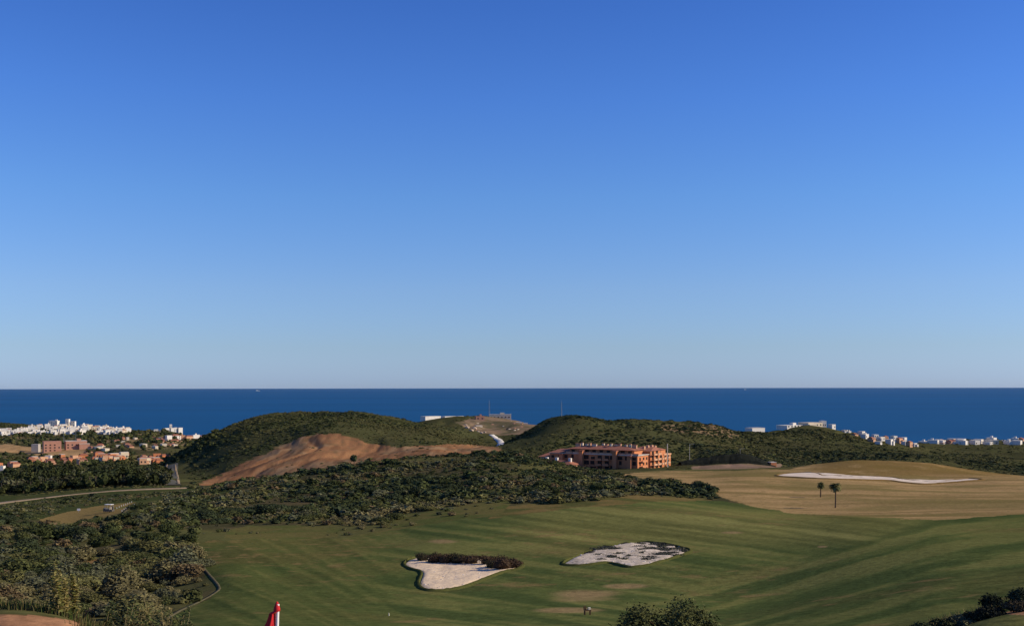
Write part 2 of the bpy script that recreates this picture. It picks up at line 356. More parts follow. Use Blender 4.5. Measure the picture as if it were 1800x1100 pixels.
    rc = mix(rc, sstep(0.45, 0.7, gul) * 0.6, np.array([0.17, 0.085, 0.045]))
    rc = mix(rc, sstep(0.60, 0.72, n1) * 0.35, np.array([0.10, 0.09, 0.045]))
    c[k] = rc[k]
    k = inpoly(u, v, DIRT) & (d > 480) & (d < 720)
    c[k] = mix(np.tile([0.27, 0.18, 0.125], (len(x), 1)), r * 0.7, np.array([0.17, 0.13, 0.07]))[k]
    k = inpoly(u + wob * 14, v + wob * 4, HEAD) & (d > 1080) & (d < 1500)
    c[k] = mix(np.tile([0.22, 0.155, 0.10], (len(x), 1)), sstep(0.42, 0.6, n2), np.array([0.115, 0.10, 0.055]))[k]
    k = (inpoly(u + wob * 14, v + wob * 4, OCHRE) & (d > 1000) & (d < 1600)) | (inpoly(u + wob * 14, v + wob * 4, OCHRE2) & (d > 1400) & (d < 2000) & (n2 > 0.5))
    c[k] = mix(np.tile([0.42, 0.27, 0.13], (len(x), 1)), r * 0.6, np.array([0.26, 0.16, 0.075]))[k]
    k = inpoly(u + wob * 20, v + wob * 5, SLOPE3) & (d > 700) & (d < 1050) & (n1 > 0.45); c[k] = np.array([0.22, 0.15, 0.085])
    k = (inpoly(u + wob * 14, vv, RED1) | inpoly(u, v, RED2)) & (d < 48)
    c[k] = mix(np.tile([0.40, 0.205, 0.105], (len(x), 1)), r * 0.6, np.array([0.27, 0.15, 0.08]))[k]
    k = inpoly(uu, vv, BARE) & (d < 200); c[k] = mix(np.tile([0.24, 0.145, 0.06], (len(x), 1)), r * 0.6, np.array([0.12, 0.10, 0.04]))[k]
    return c

M_GROUND = mat('turf_and_soil', tint=True, rough=1.0, spec=0.0, noise=(1.3, 0.70, 1.30), noise2=(5.0, 0.78, 1.22), bump=(2.2, 0.05))
ug = np.concatenate([np.arange(-880, -40, 24.0), np.arange(-40, 1841, 2.1), np.arange(1860, 2700, 24.0)])
lg = np.concatenate([np.arange(math.log(3.2), math.log(28), 0.03), np.arange(math.log(28), math.log(520), 0.0074), np.arange(math.log(520), math.log(1450), 0.0066), np.arange(math.log(1450), math.log(2500), 0.010), np.arange(math.log(2500), math.log(5000), 0.05)])
dg = np.exp(lg); NU, ND = len(ug), len(dg)
UU, DD = np.meshgrid(ug, dg, indexing='ij')
XX = DD * (UU - 900) / F
ZZ = smooth_z(UU, DD) + rough_z(XX, DD)
VV = VH + F * (EYE - ZZ) / DD
cutm = inpoly(UU.ravel(), VV.ravel(), CUT).reshape(UU.shape) & (DD > 500) & (DD < 940)
cq, ca = XX / 5.5 + 1.2 * fbm(XX / 30, DD / 30, 91, 2), DD / 70.0
rill = np.abs(fbm(0.8 * cq + 0.6 * ca, -0.6 * cq + 0.8 * ca, 92, 2) - 0.5) * 2
ZZ = ZZ + np.where(cutm, (np.minimum(rill, 0.4) - 0.2) * 0.55 + (fbm(XX / 4, DD / 4, 93, 3) - 0.5) * 0.35, 0)
tint = ground_cover(XX.ravel(), DD.ravel(), UU.ravel(), VV.ravel(), DD.ravel())
idx = np.arange(NU * ND).reshape(NU, ND)
quads = np.stack([idx[:-1, :-1], idx[1:, :-1], idx[1:, 1:], idx[:-1, 1:]], -1).reshape(-1, 4)
me = mesh_np('terrain', np.stack([XX, DD, ZZ], -1).reshape(-1, 3), quads, M_GROUND, tint=tint, smooth=True, nv=4)
tag(link('terrain', me), 'rolling golf course, scrub slopes and coastal hills', None, None, 'structure')

# ------------------------------------------------------------------ sea
def sea_material():
    m = bpy.data.materials.new('sea_water'); m.use_nodes = True
    N = m.node_tree.nodes; L = m.node_tree.links; b = N['Principled BSDF']
    geo = N.new('ShaderNodeNewGeometry')
    mp = N.new('ShaderNodeMapping'); mp.inputs['Scale'].default_value = (0.00012, 0.0009, 1.0); L.new(geo.outputs['Position'], mp.inputs[0])
    t = N.new('ShaderNodeTexNoise'); t.inputs['Scale'].default_value = 1.0; t.inputs['Detail'].default_value = 7; L.new(mp.outputs[0], t.inputs['Vector'])
    r = N.new('ShaderNodeValToRGB'); L.new(t.outputs['Fac'], r.inputs[0])
    r.color_ramp.elements[0].position = 0.36; r.color_ramp.elements[0].color = (0.001, 0.064, 0.178, 1)
    r.color_ramp.elements[1].position = 0.64; r.color_ramp.elements[1].color = (0.002, 0.082, 0.215, 1)
    L.new(r.outputs[0], b.inputs['Base Color'])
    b.inputs['Roughness'].default_value = 0.55; b.inputs['Specular IOR Level'].default_value = 0.06
    w = N.new('ShaderNodeTexNoise'); w.inputs['Scale'].default_value = 0.12; w.inputs['Detail'].default_value = 4; L.new(geo.outputs['Position'], w.inputs['Vector'])
    bp = N.new('ShaderNodeBump'); bp.inputs['Distance'].default_value = 0.5; bp.inputs['Strength'].default_value = 0.6
    L.new(w.outputs['Fac'], bp.inputs['Height']); L.new(bp.outputs[0], b.inputs['Normal'])
    return m
M_SEA = sea_material()
k = 256; R = 62000.0
ang = np.linspace(0, 2 * np.pi, k, endpoint=False)
V = [(0, 0, 0)] + [(R * math.cos(a), R * math.sin(a), 0) for a in ang]
me = mesh_np('sea', V, [(0, 1 + i, 1 + (i + 1) % k) for i in range(k)], M_SEA)
tag(link('sea', me), 'deep blue open sea reaching a level horizon', None, None, 'structure')
# ------------------------------------------------------------------ vegetation
M_LEAF = mat('foliage', tint=True, rough=0.8, spec=0.03, objrand=0.16)
M_LEAFS = mat('foliage_mass', tint=True, rough=0.8, spec=0.03)
M_BARK = mat('bark', (0.11, 0.075, 0.05), 0.9, 0.1, noise=(6, 0.6, 1.4))
M_STALK = mat('dry_stalk', (0.36, 0.28, 0.13), 0.8, 0.1, noise=(20, 0.7, 1.2))

_t = (1 + 5 ** 0.5) / 2
ICO_V = np.array([(-1,_t,0),(1,_t,0),(-1,-_t,0),(1,-_t,0),(0,-1,_t),(0,1,_t),(0,-1,-_t),(0,1,-_t),(_t,0,-1),(_t,0,1),(-_t,0,-1),(-_t,0,1)], float)
ICO_V /= np.linalg.norm(ICO_V[0])
ICO_T = np.array([(0,11,5),(0,5,1),(0,1,7),(0,7,10),(0,10,11),(1,5,9),(5,11,4),(11,10,2),(10,7,6),(7,1,8),(3,9,4),(3,4,2),(3,2,6),(3,6,8),(3,8,9),(4,9,5),(2,4,11),(6,2,10),(8,6,7),(9,8,1)], int)

def rdirs(n, rng):
    v = rng.normal(size=(n, 3)); return v / np.linalg.norm(v, axis=1)[:, None]

def leaf_cloud(n, rad, leaf, rng, lumps=8, core=0.62, up=0.35, spiky=0.0):
    """leaf-sized triangles spread over the lumps of a crown; base at z=0; returns V, T, shade"""
    rad = np.asarray(rad, float)
    ctr = rdirs(lumps, rng) * rng.uniform(0.35, 0.62, (lumps, 1)); ctr[:, 2] = np.abs(ctr[:, 2]) * 0.9 - 0.15
    ctr = np.concatenate([ctr, [[0, 0, 0]]]); rr = np.concatenate([rng.uniform(0.34, 0.52, lumps), [0.62]])
    k = rng.integers(0, lumps + 1, n)
    dirs = rdirs(n, rng); dirs[:, 2] = np.where(rng.random(n) < 0.65, np.abs(dirs[:, 2]), dirs[:, 2])
    p = ctr[k] + dirs * (rr[k] * rng.uniform(0.72, 1.12, n))[:, None]
    if spiky: p[:, 2] += np.maximum(0, dirs[:, 2]) * np.minimum(rng.exponential(spiky, n), 2.2 * spiky)
    p = p * rad; p[:, 2] += rad[2] * 0.72
    nrm = dirs * 0.9 + rdirs(n, rng) * 0.9 + np.array([0, 0, up]); nrm /= np.linalg.norm(nrm, axis=1)[:, None]
    a = np.cross(nrm, rdirs(n, rng)); a /= np.linalg.norm(a, axis=1)[:, None]; b = np.cross(nrm, a)
    s = (leaf * rng.uniform(0.6, 1.4, n))[:, None]
    V = np.stack([p + a * s, p - a * s * 0.6 + b * s * 0.8, p - a * s * 0.5 - b * s * 0.8], 1).reshape(-1, 3)
    V[:, 2] = np.maximum(V[:, 2], -0.15 * rad[2])
    T = np.arange(n * 3).reshape(-1, 3)
    sh = np.repeat(rng.uniform(0.65, 1.35, n), 3)
    if core:
        cv = ICO_V * (rad * core) * rng.uniform(0.8, 1.15, (12, 1)); cv[:, 2] += rad[2] * 0.62; cv[:, 2] = np.maximum(cv[:, 2], -0.1)
        T = np.concatenate([T, ICO_T + len(V)]); V = np.concatenate([V, cv]); sh = np.concatenate([sh, np.full(12, 0.8)])
    return V, T, sh

GREENS_ = [np.array(c) for c in ((0.056,0.068,0.025),(0.080,0.089,0.032),(0.118,0.114,0.043),(0.050,0.064,0.030),(0.150,0.132,0.062),(0.135,0.098,0.050),(0.106,0.110,0.060))]

def seen(x, y, z): return 900 + F * x / y, VH + F * (EYE - z) / y

# --- scrub on the knoll and in the gully
SCRUB = [(-60,905),(70,916),(120,925),(205,918),(245,895),(300,872),(345,862),(400,850),(480,838),(560,822),(620,812),(700,803),(860,794),(960,800),(1040,815),(1075,828),(1100,838),(1180,848),(1250,862),(1272,880),(1180,876),(1120,870),(1000,886),(880,884),(860,902),(700,928),(600,942),(460,944),(370,934),(332,957),(345,985),(380,1034),(340,1060),(300,1078),(250,1085),(100,1085),(-60,1075)]
def jitter_grid(x0, x1, y0, y1, cell, rng):
    gx, gy = np.meshgrid(np.arange(x0, x1, cell), np.arange(y0, y1, cell)); n = gx.size
    return gx.ravel() + rng.uniform(-.5, .5, n) * cell, gy.ravel() + rng.uniform(-.5, .5, n) * cell

rng = np.random.default_rng(11)
sx, sy = jitter_grid(-170, 110, 60, 455, 2.15, rng)
su = 900 + F * sx / sy
ok = (su > -80) & (su < 1320); sx, sy, su = sx[ok], sy[ok], su[ok]
sz = gxy(sx, sy); sv = VH + F * (EYE - sz) / sy
ok = inpoly(su, sv, SCRUB) & ~inpoly(su, sv, [(60,918),(120,892),(250,876),(240,897),(205,917),(150,923)]) & ~inpoly(su, sv, BARE)
thin = inpoly(su, sv, MEADOW) | inpoly(su, sv, MEADOW2)
dens = fbm(sx / 26, sy / 26, 71, 3)
ok &= (dens + rng.uniform(-0.2, 0.2, len(sx)) > 0.40) & (~thin | (rng.random(len(sx)) < 0.22))
VALE = [(-60,892),(0,888),(120,873),(260,865),(340,861),(300,873),(245,878),(180,884),(110,897),(60,913),(-60,908)]
ok |= inpoly(su, sv, VALE) & (sy > 255) & (sy < 470) & (fbm(sx / 12, sy / 12, 74, 2) > 0.45)
ok &= ~((sy < 70) & (su < 330))
sx, sy, sz, su, sv, dens = (a[ok] for a in (sx, sy, sz, su, sv, dens))
srad = rng.lognormal(0.18, 0.36, len(sx)) * (0.7 + 0.75 * sstep(0.35, 0.65, dens)); srad = np.clip(srad, 0.5, 3.2)
thin = inpoly(su, sv, MEADOW) | inpoly(su, sv, MEADOW2); srad[thin] *= 0.5
srad[(su > 1100)] *= 0.85
srad[(su > 930) & (su < 1110) & (sy > 340)] *= 0.6
srad *= 0.80
srad[inpoly(su, sv, VALE)] *= 0.6
hue = rng.choice(7, len(sx), p=[.24, .22, .13, .20, .08, .06, .07])
gn = fbm(sx / 40, sy / 40, 73, 3)
gn2 = fbm(sx / 13, sy / 13, 75, 2)
band_ = np.clip(((0.5 * gn + 0.5 * gn2 - 0.32) / 0.36 * 6).astype(int) + rng.integers(-1, 2, len(sx)), 0, 5)
hue = np.array([3, 0, 1, 6, 2, 4])[band_]; hue = np.where(rng.random(len(sx)) < 0.04, 5, hue)
srad = srad * np.array([1.25, 1.2, 1.0, 0.95, 0.85, 0.8])[band_]
gl_ = (su < 345) & (sy < 215); srad[gl_] = np.minimum(srad[gl_] * 1.3, 2.8)
shgt = srad * rng.uniform(0.30, 0.62, len(sx)); shgt[gl_] *= 1.25
size_px = srad / sy
order = np.argsort(-size_px * (0.7 + 0.6 * rng.random(len(sx))) * np.where((su > 0) & (su < 1300), 1, 0))
BIG = order[:270]; rest = order[270:]

HUE_NAME = ['dark green', 'mid green', 'olive green', 'blue-green dark', 'straw-flecked olive', 'dry brown', 'grey-green']
protos = {}
for h in range(7):
    for k in range(3):
        r_ = np.random.default_rng(100 + h * 10 + k)
        V, T, sh = leaf_cloud(1300, (1, 1, 1), 0.075, r_, lumps=11, core=0.66, spiky=0.06)
        protos[h, k] = mesh_np('scrub_bush', V, T, M_LEAF, tint=sh[:, None] * GREENS_[h][None])
for i in BIG:
    h = int(hue[i]); o = link('scrub_bush', protos[h, int(rng.integers(3))])
    o.location = (sx[i], sy[i], sz[i] - 0.12 * srad[i]); o.rotation_euler = (0, 0, rng.uniform(0, 6.28))
    o.scale = (srad[i], srad[i] * rng.uniform(0.8, 1.2), shgt[i])
    size = 'small' if srad[i] < 1.05 else ('large' if srad[i] > 1.6 else 'broad' if shgt[i] < 0.45 * srad[i] else 'rounded')
    if su[i] < 345:
        where = 'in the gully ' + ('just behind the near grass lip' if sv[i] > 1030 else 'beside the bare earth patch' if sv[i] > 985 else 'half way up its side' if sv[i] > 945 else 'below the dry tee'); grp = 'scrub bushes in the gully'
    else:
        where = ('on the shoulder next to the gully' if su[i] < 450 else 'below the red hillside' if su[i] < 600 else 'above the cream bunker' if su[i] < 780 else 'above the rough grass' if su[i] < 940 else 'in front of the apartment block' if su[i] < 1100 else 'between fairway and dry pasture')
        where += ', at the fairway margin' if sy[i] < 250 else ', near the knoll crest' if sy[i] > 350 else ', mid knoll'; grp = 'scrub bushes on the knoll'
    tag(o, f'{size} {HUE_NAME[h]} bush {where}', 'bush', grp)

def join_clouds(items, protos_np):
    """items: (proto index, x, y, z, sx, sy, sz, rot, colour)"""
    Vs, Ts, Cs = [], [], []; off = 0
    for (p, x, y, z, ax, ay, az, rot, col) in items:
        V, T, sh = protos_np[p]; c, s = math.cos(rot), math.sin(rot)
        W = np.empty_like(V); vx, vy = V[:, 0] * ax, V[:, 1] * ay
        W[:, 0] = vx * c - vy * s + x; W[:, 1] = vx * s + vy * c + y; W[:, 2] = V[:, 2] * az + z
        Vs.append(W); Ts.append(T + off); Cs.append(sh[:, None] * col[None]); off += len(V)
    return np.concatenate(Vs), np.concatenate(Ts), np.concatenate(Cs)

pn = [leaf_cloud(56, (1, 1, 1), 0.28, np.random.default_rng(300 + k), lumps=7, core=0.72, spiky=0.05) for k in range(8)] + [leaf_cloud(190, (1, 1, 1), 0.16, np.random.default_rng(320 + k), lumps=8, core=0.7, spiky=0.05) for k in range(8)]
items = [(int(rng.integers(8)) + (8 if sy[i] < 210 else 0), sx[i], sy[i], sz[i] - 0.1 * srad[i], srad[i], srad[i], shgt[i], rng.uniform(0, 6.28), GREENS_[int(hue[i])] * rng.uniform(0.8, 1.15)) for i in rest]
V, T, C = join_clouds(items, pn)
tag(link('low_scrub', mesh_np('low_scrub', V, T, M_LEAFS, tint=C)), 'dense mass of low scrub covering the slope', None, None, 'stuff')

# --- single bushes, trees and palms
def bush(name, label, cat, u, d, r, h, hue_, n=900, leaf=0.09, group=None, seed=1, dz=None, spiky=0.05, lumps=10, mult=1.0, stems=0):
    rg = np.random.default_rng(seed)
    V, T, sh = leaf_cloud(n, (r, r, h), leaf, rg, lumps=lumps, core=0.6, spiky=spiky)
    col = GREENS_[hue_] if isinstance(hue_, int) else np.array(hue_)
    b = at(u, d)
    if not stems:
        o = link(name, mesh_np(name, V, T, M_LEAF, tint=sh[:, None] * col[None] * mult)); o.location = b - Vector((0, 0, 0.1 * h if dz is None else dz))
        return tag(o, label, cat, group)
    t = thing(name, label, cat, b - Vector((0, 0, 0.1 * h if dz is None else dz)), 0, group)
    link('crown', mesh_np('crown', V, T, M_LEAF, tint=sh[:, None] * col[None] * mult), t)
    link('stem', tubes([[(rg.normal() * .05 * r, rg.normal() * .05 * r, -0.2), (rg.normal() * 0.3 * r, rg.normal() * 0.3 * r, h * 0.7), (rg.normal() * 0.3 * r, rg.normal() * 0.3 * r, h * rg.uniform(1.0, 1.25))] for _ in range(stems)], 0.02, M_BARK), t)
    return t

def tubes(paths, r, m, sides=5, taper=0.5, name='stem'):
    V, T = [], []
    for p in paths:
        p = [Vector(q) for q in p]; n = len(p); b0 = len(V)
        for i, q in enumerate(p):
            d = (p[min(i + 1, n - 1)] - p[max(i - 1, 0)]).normalized()
            a = d.orthogonal().normalized(); b = d.cross(a); rr = r * (1 - (1 - taper) * i / max(1, n - 1))
            for k in range(sides):
                th = 2 * math.pi * k / sides; V.append(tuple(q + a * (rr * math.cos(th)) + b * (rr * math.sin(th))))
        for i in range(n - 1):
            for k in range(sides):
                k2 = (k + 1) % sides; T.append((b0 + i*sides + k, b0 + i*sides + k2, b0 + (i+1)*sides + k2, b0 + (i+1)*sides + k))
    return mesh_np(name, V, T, m, nv=4, smooth=True)

def palm(label, u, v, top_v, spread_px, seed):
    d = find_d(u, v, 150, 430); b = at(u, d); H = (v - top_v) * d / F; R = spread_px * 0.5 * d / F
    rg = np.random.default_rng(seed)
    t = thing('palm_tree', label, 'palm tree', b - Vector((0, 0, 0.15)), 0, 'palm trees on the dry pasture')
    ch = H - R * 0.75
    link('trunk', tubes([[(0, 0, -0.3), (0.05, 0, ch * 0.3), (0.08, 0.03, ch * 0.7), (0.05, 0, ch)]], 0.16, M_BARK, 8, 0.7, 'trunk'), t)
    V, T, C = [], [], []
    for k in range(58):                       # arching fronds with leaflets on both sides
        az = rg.uniform(0, 6.28); el0 = rg.uniform(-0.5, 1.35); L = R * rg.uniform(0.9, 1.15)
        pts_ = []; p = np.array([0.05, 0, ch]); e = el0
        for s in range(7):
            pts_.append(p.copy()); p = p + np.array([math.cos(az) * math.cos(e), math.sin(az) * math.cos(e), math.sin(e)]) * L / 6; e -= 0.26
        side = np.array([-math.sin(az), math.cos(az), 0])
        g = GREENS_[int(rg.choice([1, 2, 2]))] * rg.uniform(0.9, 1.4)
        for s in range(6):
            w = 0.40 * R * (1 - abs(s - 2.2) / 5)
            for sg in (-1, 1):
                i0 = len(V); V += [pts_[s], pts_[s + 1], (pts_[s] + pts_[s + 1]) / 2 + side * sg * w + np.array([0, 0, -0.25 * w])]
                T.append((i0, i0 + 1, i0 + 2)); C += [g] * 3
    link('crown', mesh_np('crown', np.array(V), T, M_LEAF, tint=np.array(C)), t)
    return t
palm('tall palm tree with feathery crown on the dry pasture', 1468, 893, 845, 25, 5)
palm('shorter palm tree with compact crown on the dry pasture', 1442, 874, 845, 17, 6)

t = thing('pine_tree', 'small dark pine standing alone on the skyline of the scrub knoll', 'tree', at(622, 425), 0)
V, T, sh = leaf_cloud(420, (2.0, 2.0, 2.0), 0.3, np.random.default_rng(77), lumps=8, core=0.6, spiky=0.1); V[:, 2] += 1.2
link('crown', mesh_np('crown', V, T, M_LEAF, tint=sh[:, None] * GREENS_[3][None]), t)
link('trunk', tubes([[(0, 0, -0.3), (0.1, 0, 1.5), (0, 0.1, 3.2)]], 0.2, M_BARK, 6, 0.5, 'trunk'), t)
# ------------------------------------------------------------------ bunkers
M_SAND = mat('bunker_sand', (0.90, 0.70, 0.47), 0.95, 0.0, noise=(0.9, 0.80, 1.06), noise2=(5.0, 0.74, 1.10), bump=(3.0, 0.05))
M_CHALK = mat('stony_sand', (0.86, 0.73, 0.57), 0.95, 0.0, noise=(0.55, 0.38, 1.1), noise2=(2.6, 0.55, 1.15), bump=(2.0, 0.10))
M_SANDFAR = mat('pale_sand', (0.78, 0.66, 0.53), 0.95, 0.0, noise=(0.35, 0.78, 1.06), noise2=(0.08, 0.85, 1.05))
M_STONE = mat('stone', (0.62, 0.55, 0.48), 0.9, 0.2, noise=(4, 0.6, 1.2), objrand=0.25)

def smooth_ring(poly, n):
    P = np.array(poly, float); m = len(P); o = []
    for i in range(m):
        p0, p1, p2, p3 = P[i - 1], P[i], P[(i + 1) % m], P[(i + 2) % m]
        for k in range(n):
            t = k / n; w = _cr(t); o.append(w[0] * p0 + w[1] * p1 + w[2] * p2 + w[3] * p3)
    return np.array(o)

def ground_patch(name, poly, ctr, m, lo, hi, edge=0.05, sink=0.0, rings=14, sub=4, seed=3, bumps=0.1, lip=0.13, lipw=0.55, lipm=None):
    lipm = lipm or M_LIP
    ring = smooth_ring(poly, sub); n = len(ring)
    gp = np.array([list(spot(u, v, lo, hi)) for u, v in ring]); c = np.array(list(spot(*ctr, lo, hi)))
    V = []; 
    for k in range(rings, -1, -1):
        t = k / rings; q = c[None, :2] + (gp[:, :2] - c[None, :2]) * t
        z = gxy(q[:, 0], q[:, 1]) + edge + bumps * (fbm(q[:, 0] / 1.1, q[:, 1] / 1.1, seed, 3) - 0.25) * min(1, (1 - t) * 6)
        if k == rings: z = z - 0.12
        V += [(q[i, 0], q[i, 1], z[i]) for i in range(n)]
    T = []
    for k in range(rings):
        for i in range(n):
            j = (i + 1) % n; T.append((k*n + i, k*n + j, (k+1)*n + j, (k+1)*n + i))
    o = link(name, mesh_np(name, V, T, m, nv=4, smooth=True))
    # grassy lip round the sand
    V, T, K = [], [], 5
    ctr2 = gp[:, :2].mean(0); rg = np.random.default_rng(seed + 60)
    for i in range(n):
        tn = gp[(i + 1) % n, :2] - gp[i - 1, :2]; tn /= np.linalg.norm(tn) + 1e-9; nr = np.array([tn[1], -tn[0]])
        if np.dot(nr, gp[i, :2] - ctr2) < 0: nr = -nr
        j = 1 + 0.5 * (rg.random() - 0.5)
        for (o_, h_) in ((-0.10, edge - 0.02), (-0.02, edge + lip * j), (0.12, edge + lip * 1.15 * j), (0.45, edge + lip * 0.5 * j), (1.0, -0.06)):
            q = gp[i, :2] + nr * o_ * lipw * (1 + 0.4 * (rg.random() - 0.5)); V.append((q[0], q[1], float(gxy(q[0], q[1])) + h_))
    for i in range(n):
        for k in range(K - 1): a = i * K + k; b = ((i + 1) % n) * K + k; T.append((a, a + 1, b + 1, b))
    link('grass_lip', mesh_np('grass_lip', V, T, lipm, nv=4, smooth=True), o)
    return o
M_LIP = mat('lip_turf', (0.075, 0.080, 0.026), 1.0, 0.0, noise=(2.5, 0.7, 1.35)); M_LIPDRY = mat('dry_lip_turf', (0.20, 0.13, 0.05), 1.0, 0.0, noise=(0.8, 0.7, 1.3))

B1 = [(711,992),(716,984),(728,980),(745,977),(780,978),(830,979),(870,982),(903,986),(916,992),(908,1000),(884,1005),(862,1013),(840,1021),(815,1031),(790,1036),(765,1038),(745,1035),(737,1025),(741,1012),(740,1004),(724,1000)]
o = ground_patch('sand_bunker', B1, (790, 1006), M_SAND, 60, 200, seed=3, bumps=0.22)
tag(o, 'cream sand bunker with a row of dark bushes along its back', 'bunker', 'fairway bunkers')
B2 = [(990,991),(1003,982),(1030,971),(1060,962),(1095,956),(1130,953),(1165,956),(1195,962),(1212,968),(1200,975),(1178,982),(1158,988),(1135,994),(1110,997),(1092,994),(1070,989),(1040,992),(1010,994)]
o = ground_patch('sand_bunker', B2, (1100, 975), M_CHALK, 60, 230, seed=5, bumps=0.3)
tag(o, 'stony grey and white bunker with weeds on the open fairway', 'bunker', 'fairway bunkers')
B3 = [(1366,837),(1385,833),(1420,831.5),(1440,834),(1450,837.5),(1490,837),(1540,839),(1570,841),(1590,844.5),(1640,848.5),(1670,846),(1705,843),(1726,844.5),(1700,847),(1660,850),(1625,852),(1590,849),(1560,845.5),(1500,844),(1440,842),(1400,840)]
o = ground_patch('sand_bunker', B3, (1540, 842), M_SANDFAR, 250, 430, edge=0.22, rings=16, bumps=0.3, lip=0.14, lipw=1.4, lipm=M_LIPDRY)
tag(o, 'long white sand bunker under the dry grassy hump', 'bunker')

rng = np.random.default_rng(21)
for i, (u, v, r, h) in enumerate(((742,985,0.85,0.8),(764,989,1.0,1.0),(784,990,0.9,0.95),(805,990,1.05,1.0),(828,991,0.95,1.0),(856,992,1.0,0.95),(868,998,0.9,0.85),(882,1001,1.15,1.25),(902,998,0.8,0.8))):
    bush('bunker_bush', ('brown-leaved bush in the row along the back of the cream bunker' if i % 3 else 'darker olive bush in the row along the back of the cream bunker'), 'bush', u, find_d(u, v, 60, 200), r * 1.5, h * 0.85, (0.075, 0.050, 0.032) if i % 3 else (0.050, 0.046, 0.026), n=900, leaf=0.07, group='bushes along the back of the cream bunker', seed=600 + i)
for i in range(60):
    u = rng.uniform(1015, 1205); v = rng.uniform(956, 986)
    if not inpoly([u], [v], B2)[0]: continue
    bush('weed_clump', 'low dark weed clump growing in the stony bunker', 'weeds', u, find_d(u, v, 60, 230), rng.uniform(0.4, 1.3), rng.uniform(0.10, 0.26), (0.075, 0.078, 0.055), n=110, leaf=0.08, group='weeds in the stony bunker', seed=640 + i)
for i, (u, v, r, h) in enumerate(((1052,967,1.3,0.22),(1066,964,1.5,0.25),(1080,966,1.2,0.2),(1040,972,0.9,0.15),(1150,966,1.4,0.22),(1168,968,1.5,0.25),(1160,976,1.5,0.22),(1178,974,1.3,0.2),(1145,982,1.2,0.18),(1190,966,1.0,0.2),(1150,958,1.2,0.2),(1172,960,1.2,0.2))):
    bush('weed_mat', 'spreading dark weed mat at the upper rim of the stony bunker' if v < 970 else 'spreading dark weed mat across the middle of the stony bunker', 'weeds', u, find_d(u, v, 60, 230), r, h, (0.070, 0.072, 0.056), n=360, leaf=0.07, group='weed mats in the stony bunker', seed=670 + i)
# loose stones lying in both bunkers
SV = ICO_V.copy()
stones = [mesh_np('stone', ICO_V * np.random.default_rng(700 + k).uniform(0.7, 1.25, (12, 1)) * [1, 1, 0.65], ICO_T, M_STONE) for k in range(4)]
for i in range(190):
    b = B1 if i < 85 else B2
    for _ in range(30):
        u = rng.uniform(715, 900) if i < 85 else rng.uniform(992, 1208); v = rng.uniform(1000, 1036) if i < 85 else rng.uniform(955, 995)
        if inpoly([u], [v], b)[0]: break
    o = link('stone', stones[i % 4]); s = rng.uniform(0.04, 0.12) if i < 85 else rng.uniform(0.06, 0.2); o.location = spot(u, v, 60, 230, 0.08); o.scale = (s, s * rng.uniform(.7, 1.3), s * rng.uniform(.6, 1)); o.rotation_euler = (0, 0, rng.uniform(0, 6.28))
    tag(o, 'pale loose stone lying in the cream bunker' if i < 85 else 'pale loose stone lying in the stony bunker', 'stone', 'stones in the cream bunker' if i < 85 else 'stones in the stony bunker')

# ------------------------------------------------------------------ paths
M_TRACK = mat('dirt_track', (0.28, 0.21, 0.135), 0.95, 0.1, noise=(0.5, 0.75, 1.2))
M_CONC = mat('pale_concrete', (0.55, 0.50, 0.42), 0.9, 0.2, noise=(1.5, 0.75, 1.15))
M_KERB = mat('weathered_kerb', (0.11, 0.10, 0.06), 0.9, 0.0, noise=(1.5, 0.6, 1.3))
M_ASPH = mat('old_asphalt', (0.10, 0.10, 0.09), 0.9, 0.0, noise=(0.8, 0.8, 1.2))
def ribbon(name, pts_, width, m, lo, hi, dz=0.10, label=None, sub=8):
    P = np.array(pts_, float); C = []
    for i in range(len(P) - 1):
        p0, p1, p2, p3 = P[max(i-1, 0)], P[i], P[i+1], P[min(i+2, len(P)-1)]
        for k in range(sub):
            w = _cr(k / sub); C.append(w[0]*p0 + w[1]*p1 + w[2]*p2 + w[3]*p3)
    C.append(P[-1])
    W = np.array([list(spot(u, v, lo, hi)) for u, v in C])
    # distances follow the line itself: even them out a little
    W[1:-1, :2] = (W[:-2, :2] + W[1:-1, :2] * 2 + W[2:, :2]) / 4
    V, T = [], []; n = len(W)
    for i in range(n):
        d = W[min(i + 1, n - 1), :2] - W[max(i - 1, 0), :2]; d /= np.linalg.norm(d) + 1e-9; nrm = np.array([-d[1], d[0]])
        wd = width * (0.9 + 0.2 * random.Random(i).random())
        for s in (-1.15, -0.9, 0, 0.9, 1.15):
            q = W[i, :2] + nrm * s * wd / 2; V.append((q[0], q[1], float(gxy(q[0], q[1])) + (dz if abs(s) < 1 else -0.15)))
    for i in range(n - 1):
        for k in range(4): a = i*5 + k; T.append((a, a + 1, a + 6, a + 5))
    if W[:, 1].mean() > 450: EXCL.extend((float(w[0]), float(w[1]), width * 0.9 + 4) for w in W)
    o = link(name, mesh_np(name, V, T, m, nv=4, smooth=True)); return tag(o, label, None, None, 'structure')
ribbon('dirt_track', [(-60,893),(0,883),(60,876),(130,868),(200,862),(260,859),(320,857),(350,855)], 4.5, M_TRACK, 340, 560, 0.25, 'pale dirt track running along the foot of the wood')
ribbon('cart_path', [(292,1086),(315,1072),(350,1056),(378,1040),(384,1030),(366,1008),(350,988),(335,966),(318,958),(285,962)], 0.32, M_KERB, 60, 200, 0.05, 'thin pale concrete edge bordering the fairway')
ribbon('foot_path', [(180,921),(196,909),(214,901),(224,893),(236,884)], 0.9, M_KERB, 180, 330, 0.08, 'pale path climbing past the parked golf cart')
ribbon('gravel_path', [(-20,988),(10,987),(34,989)], 0.5, M_KERB, 70, 200, 0.10, 'narrow pale path in the gully scrub')
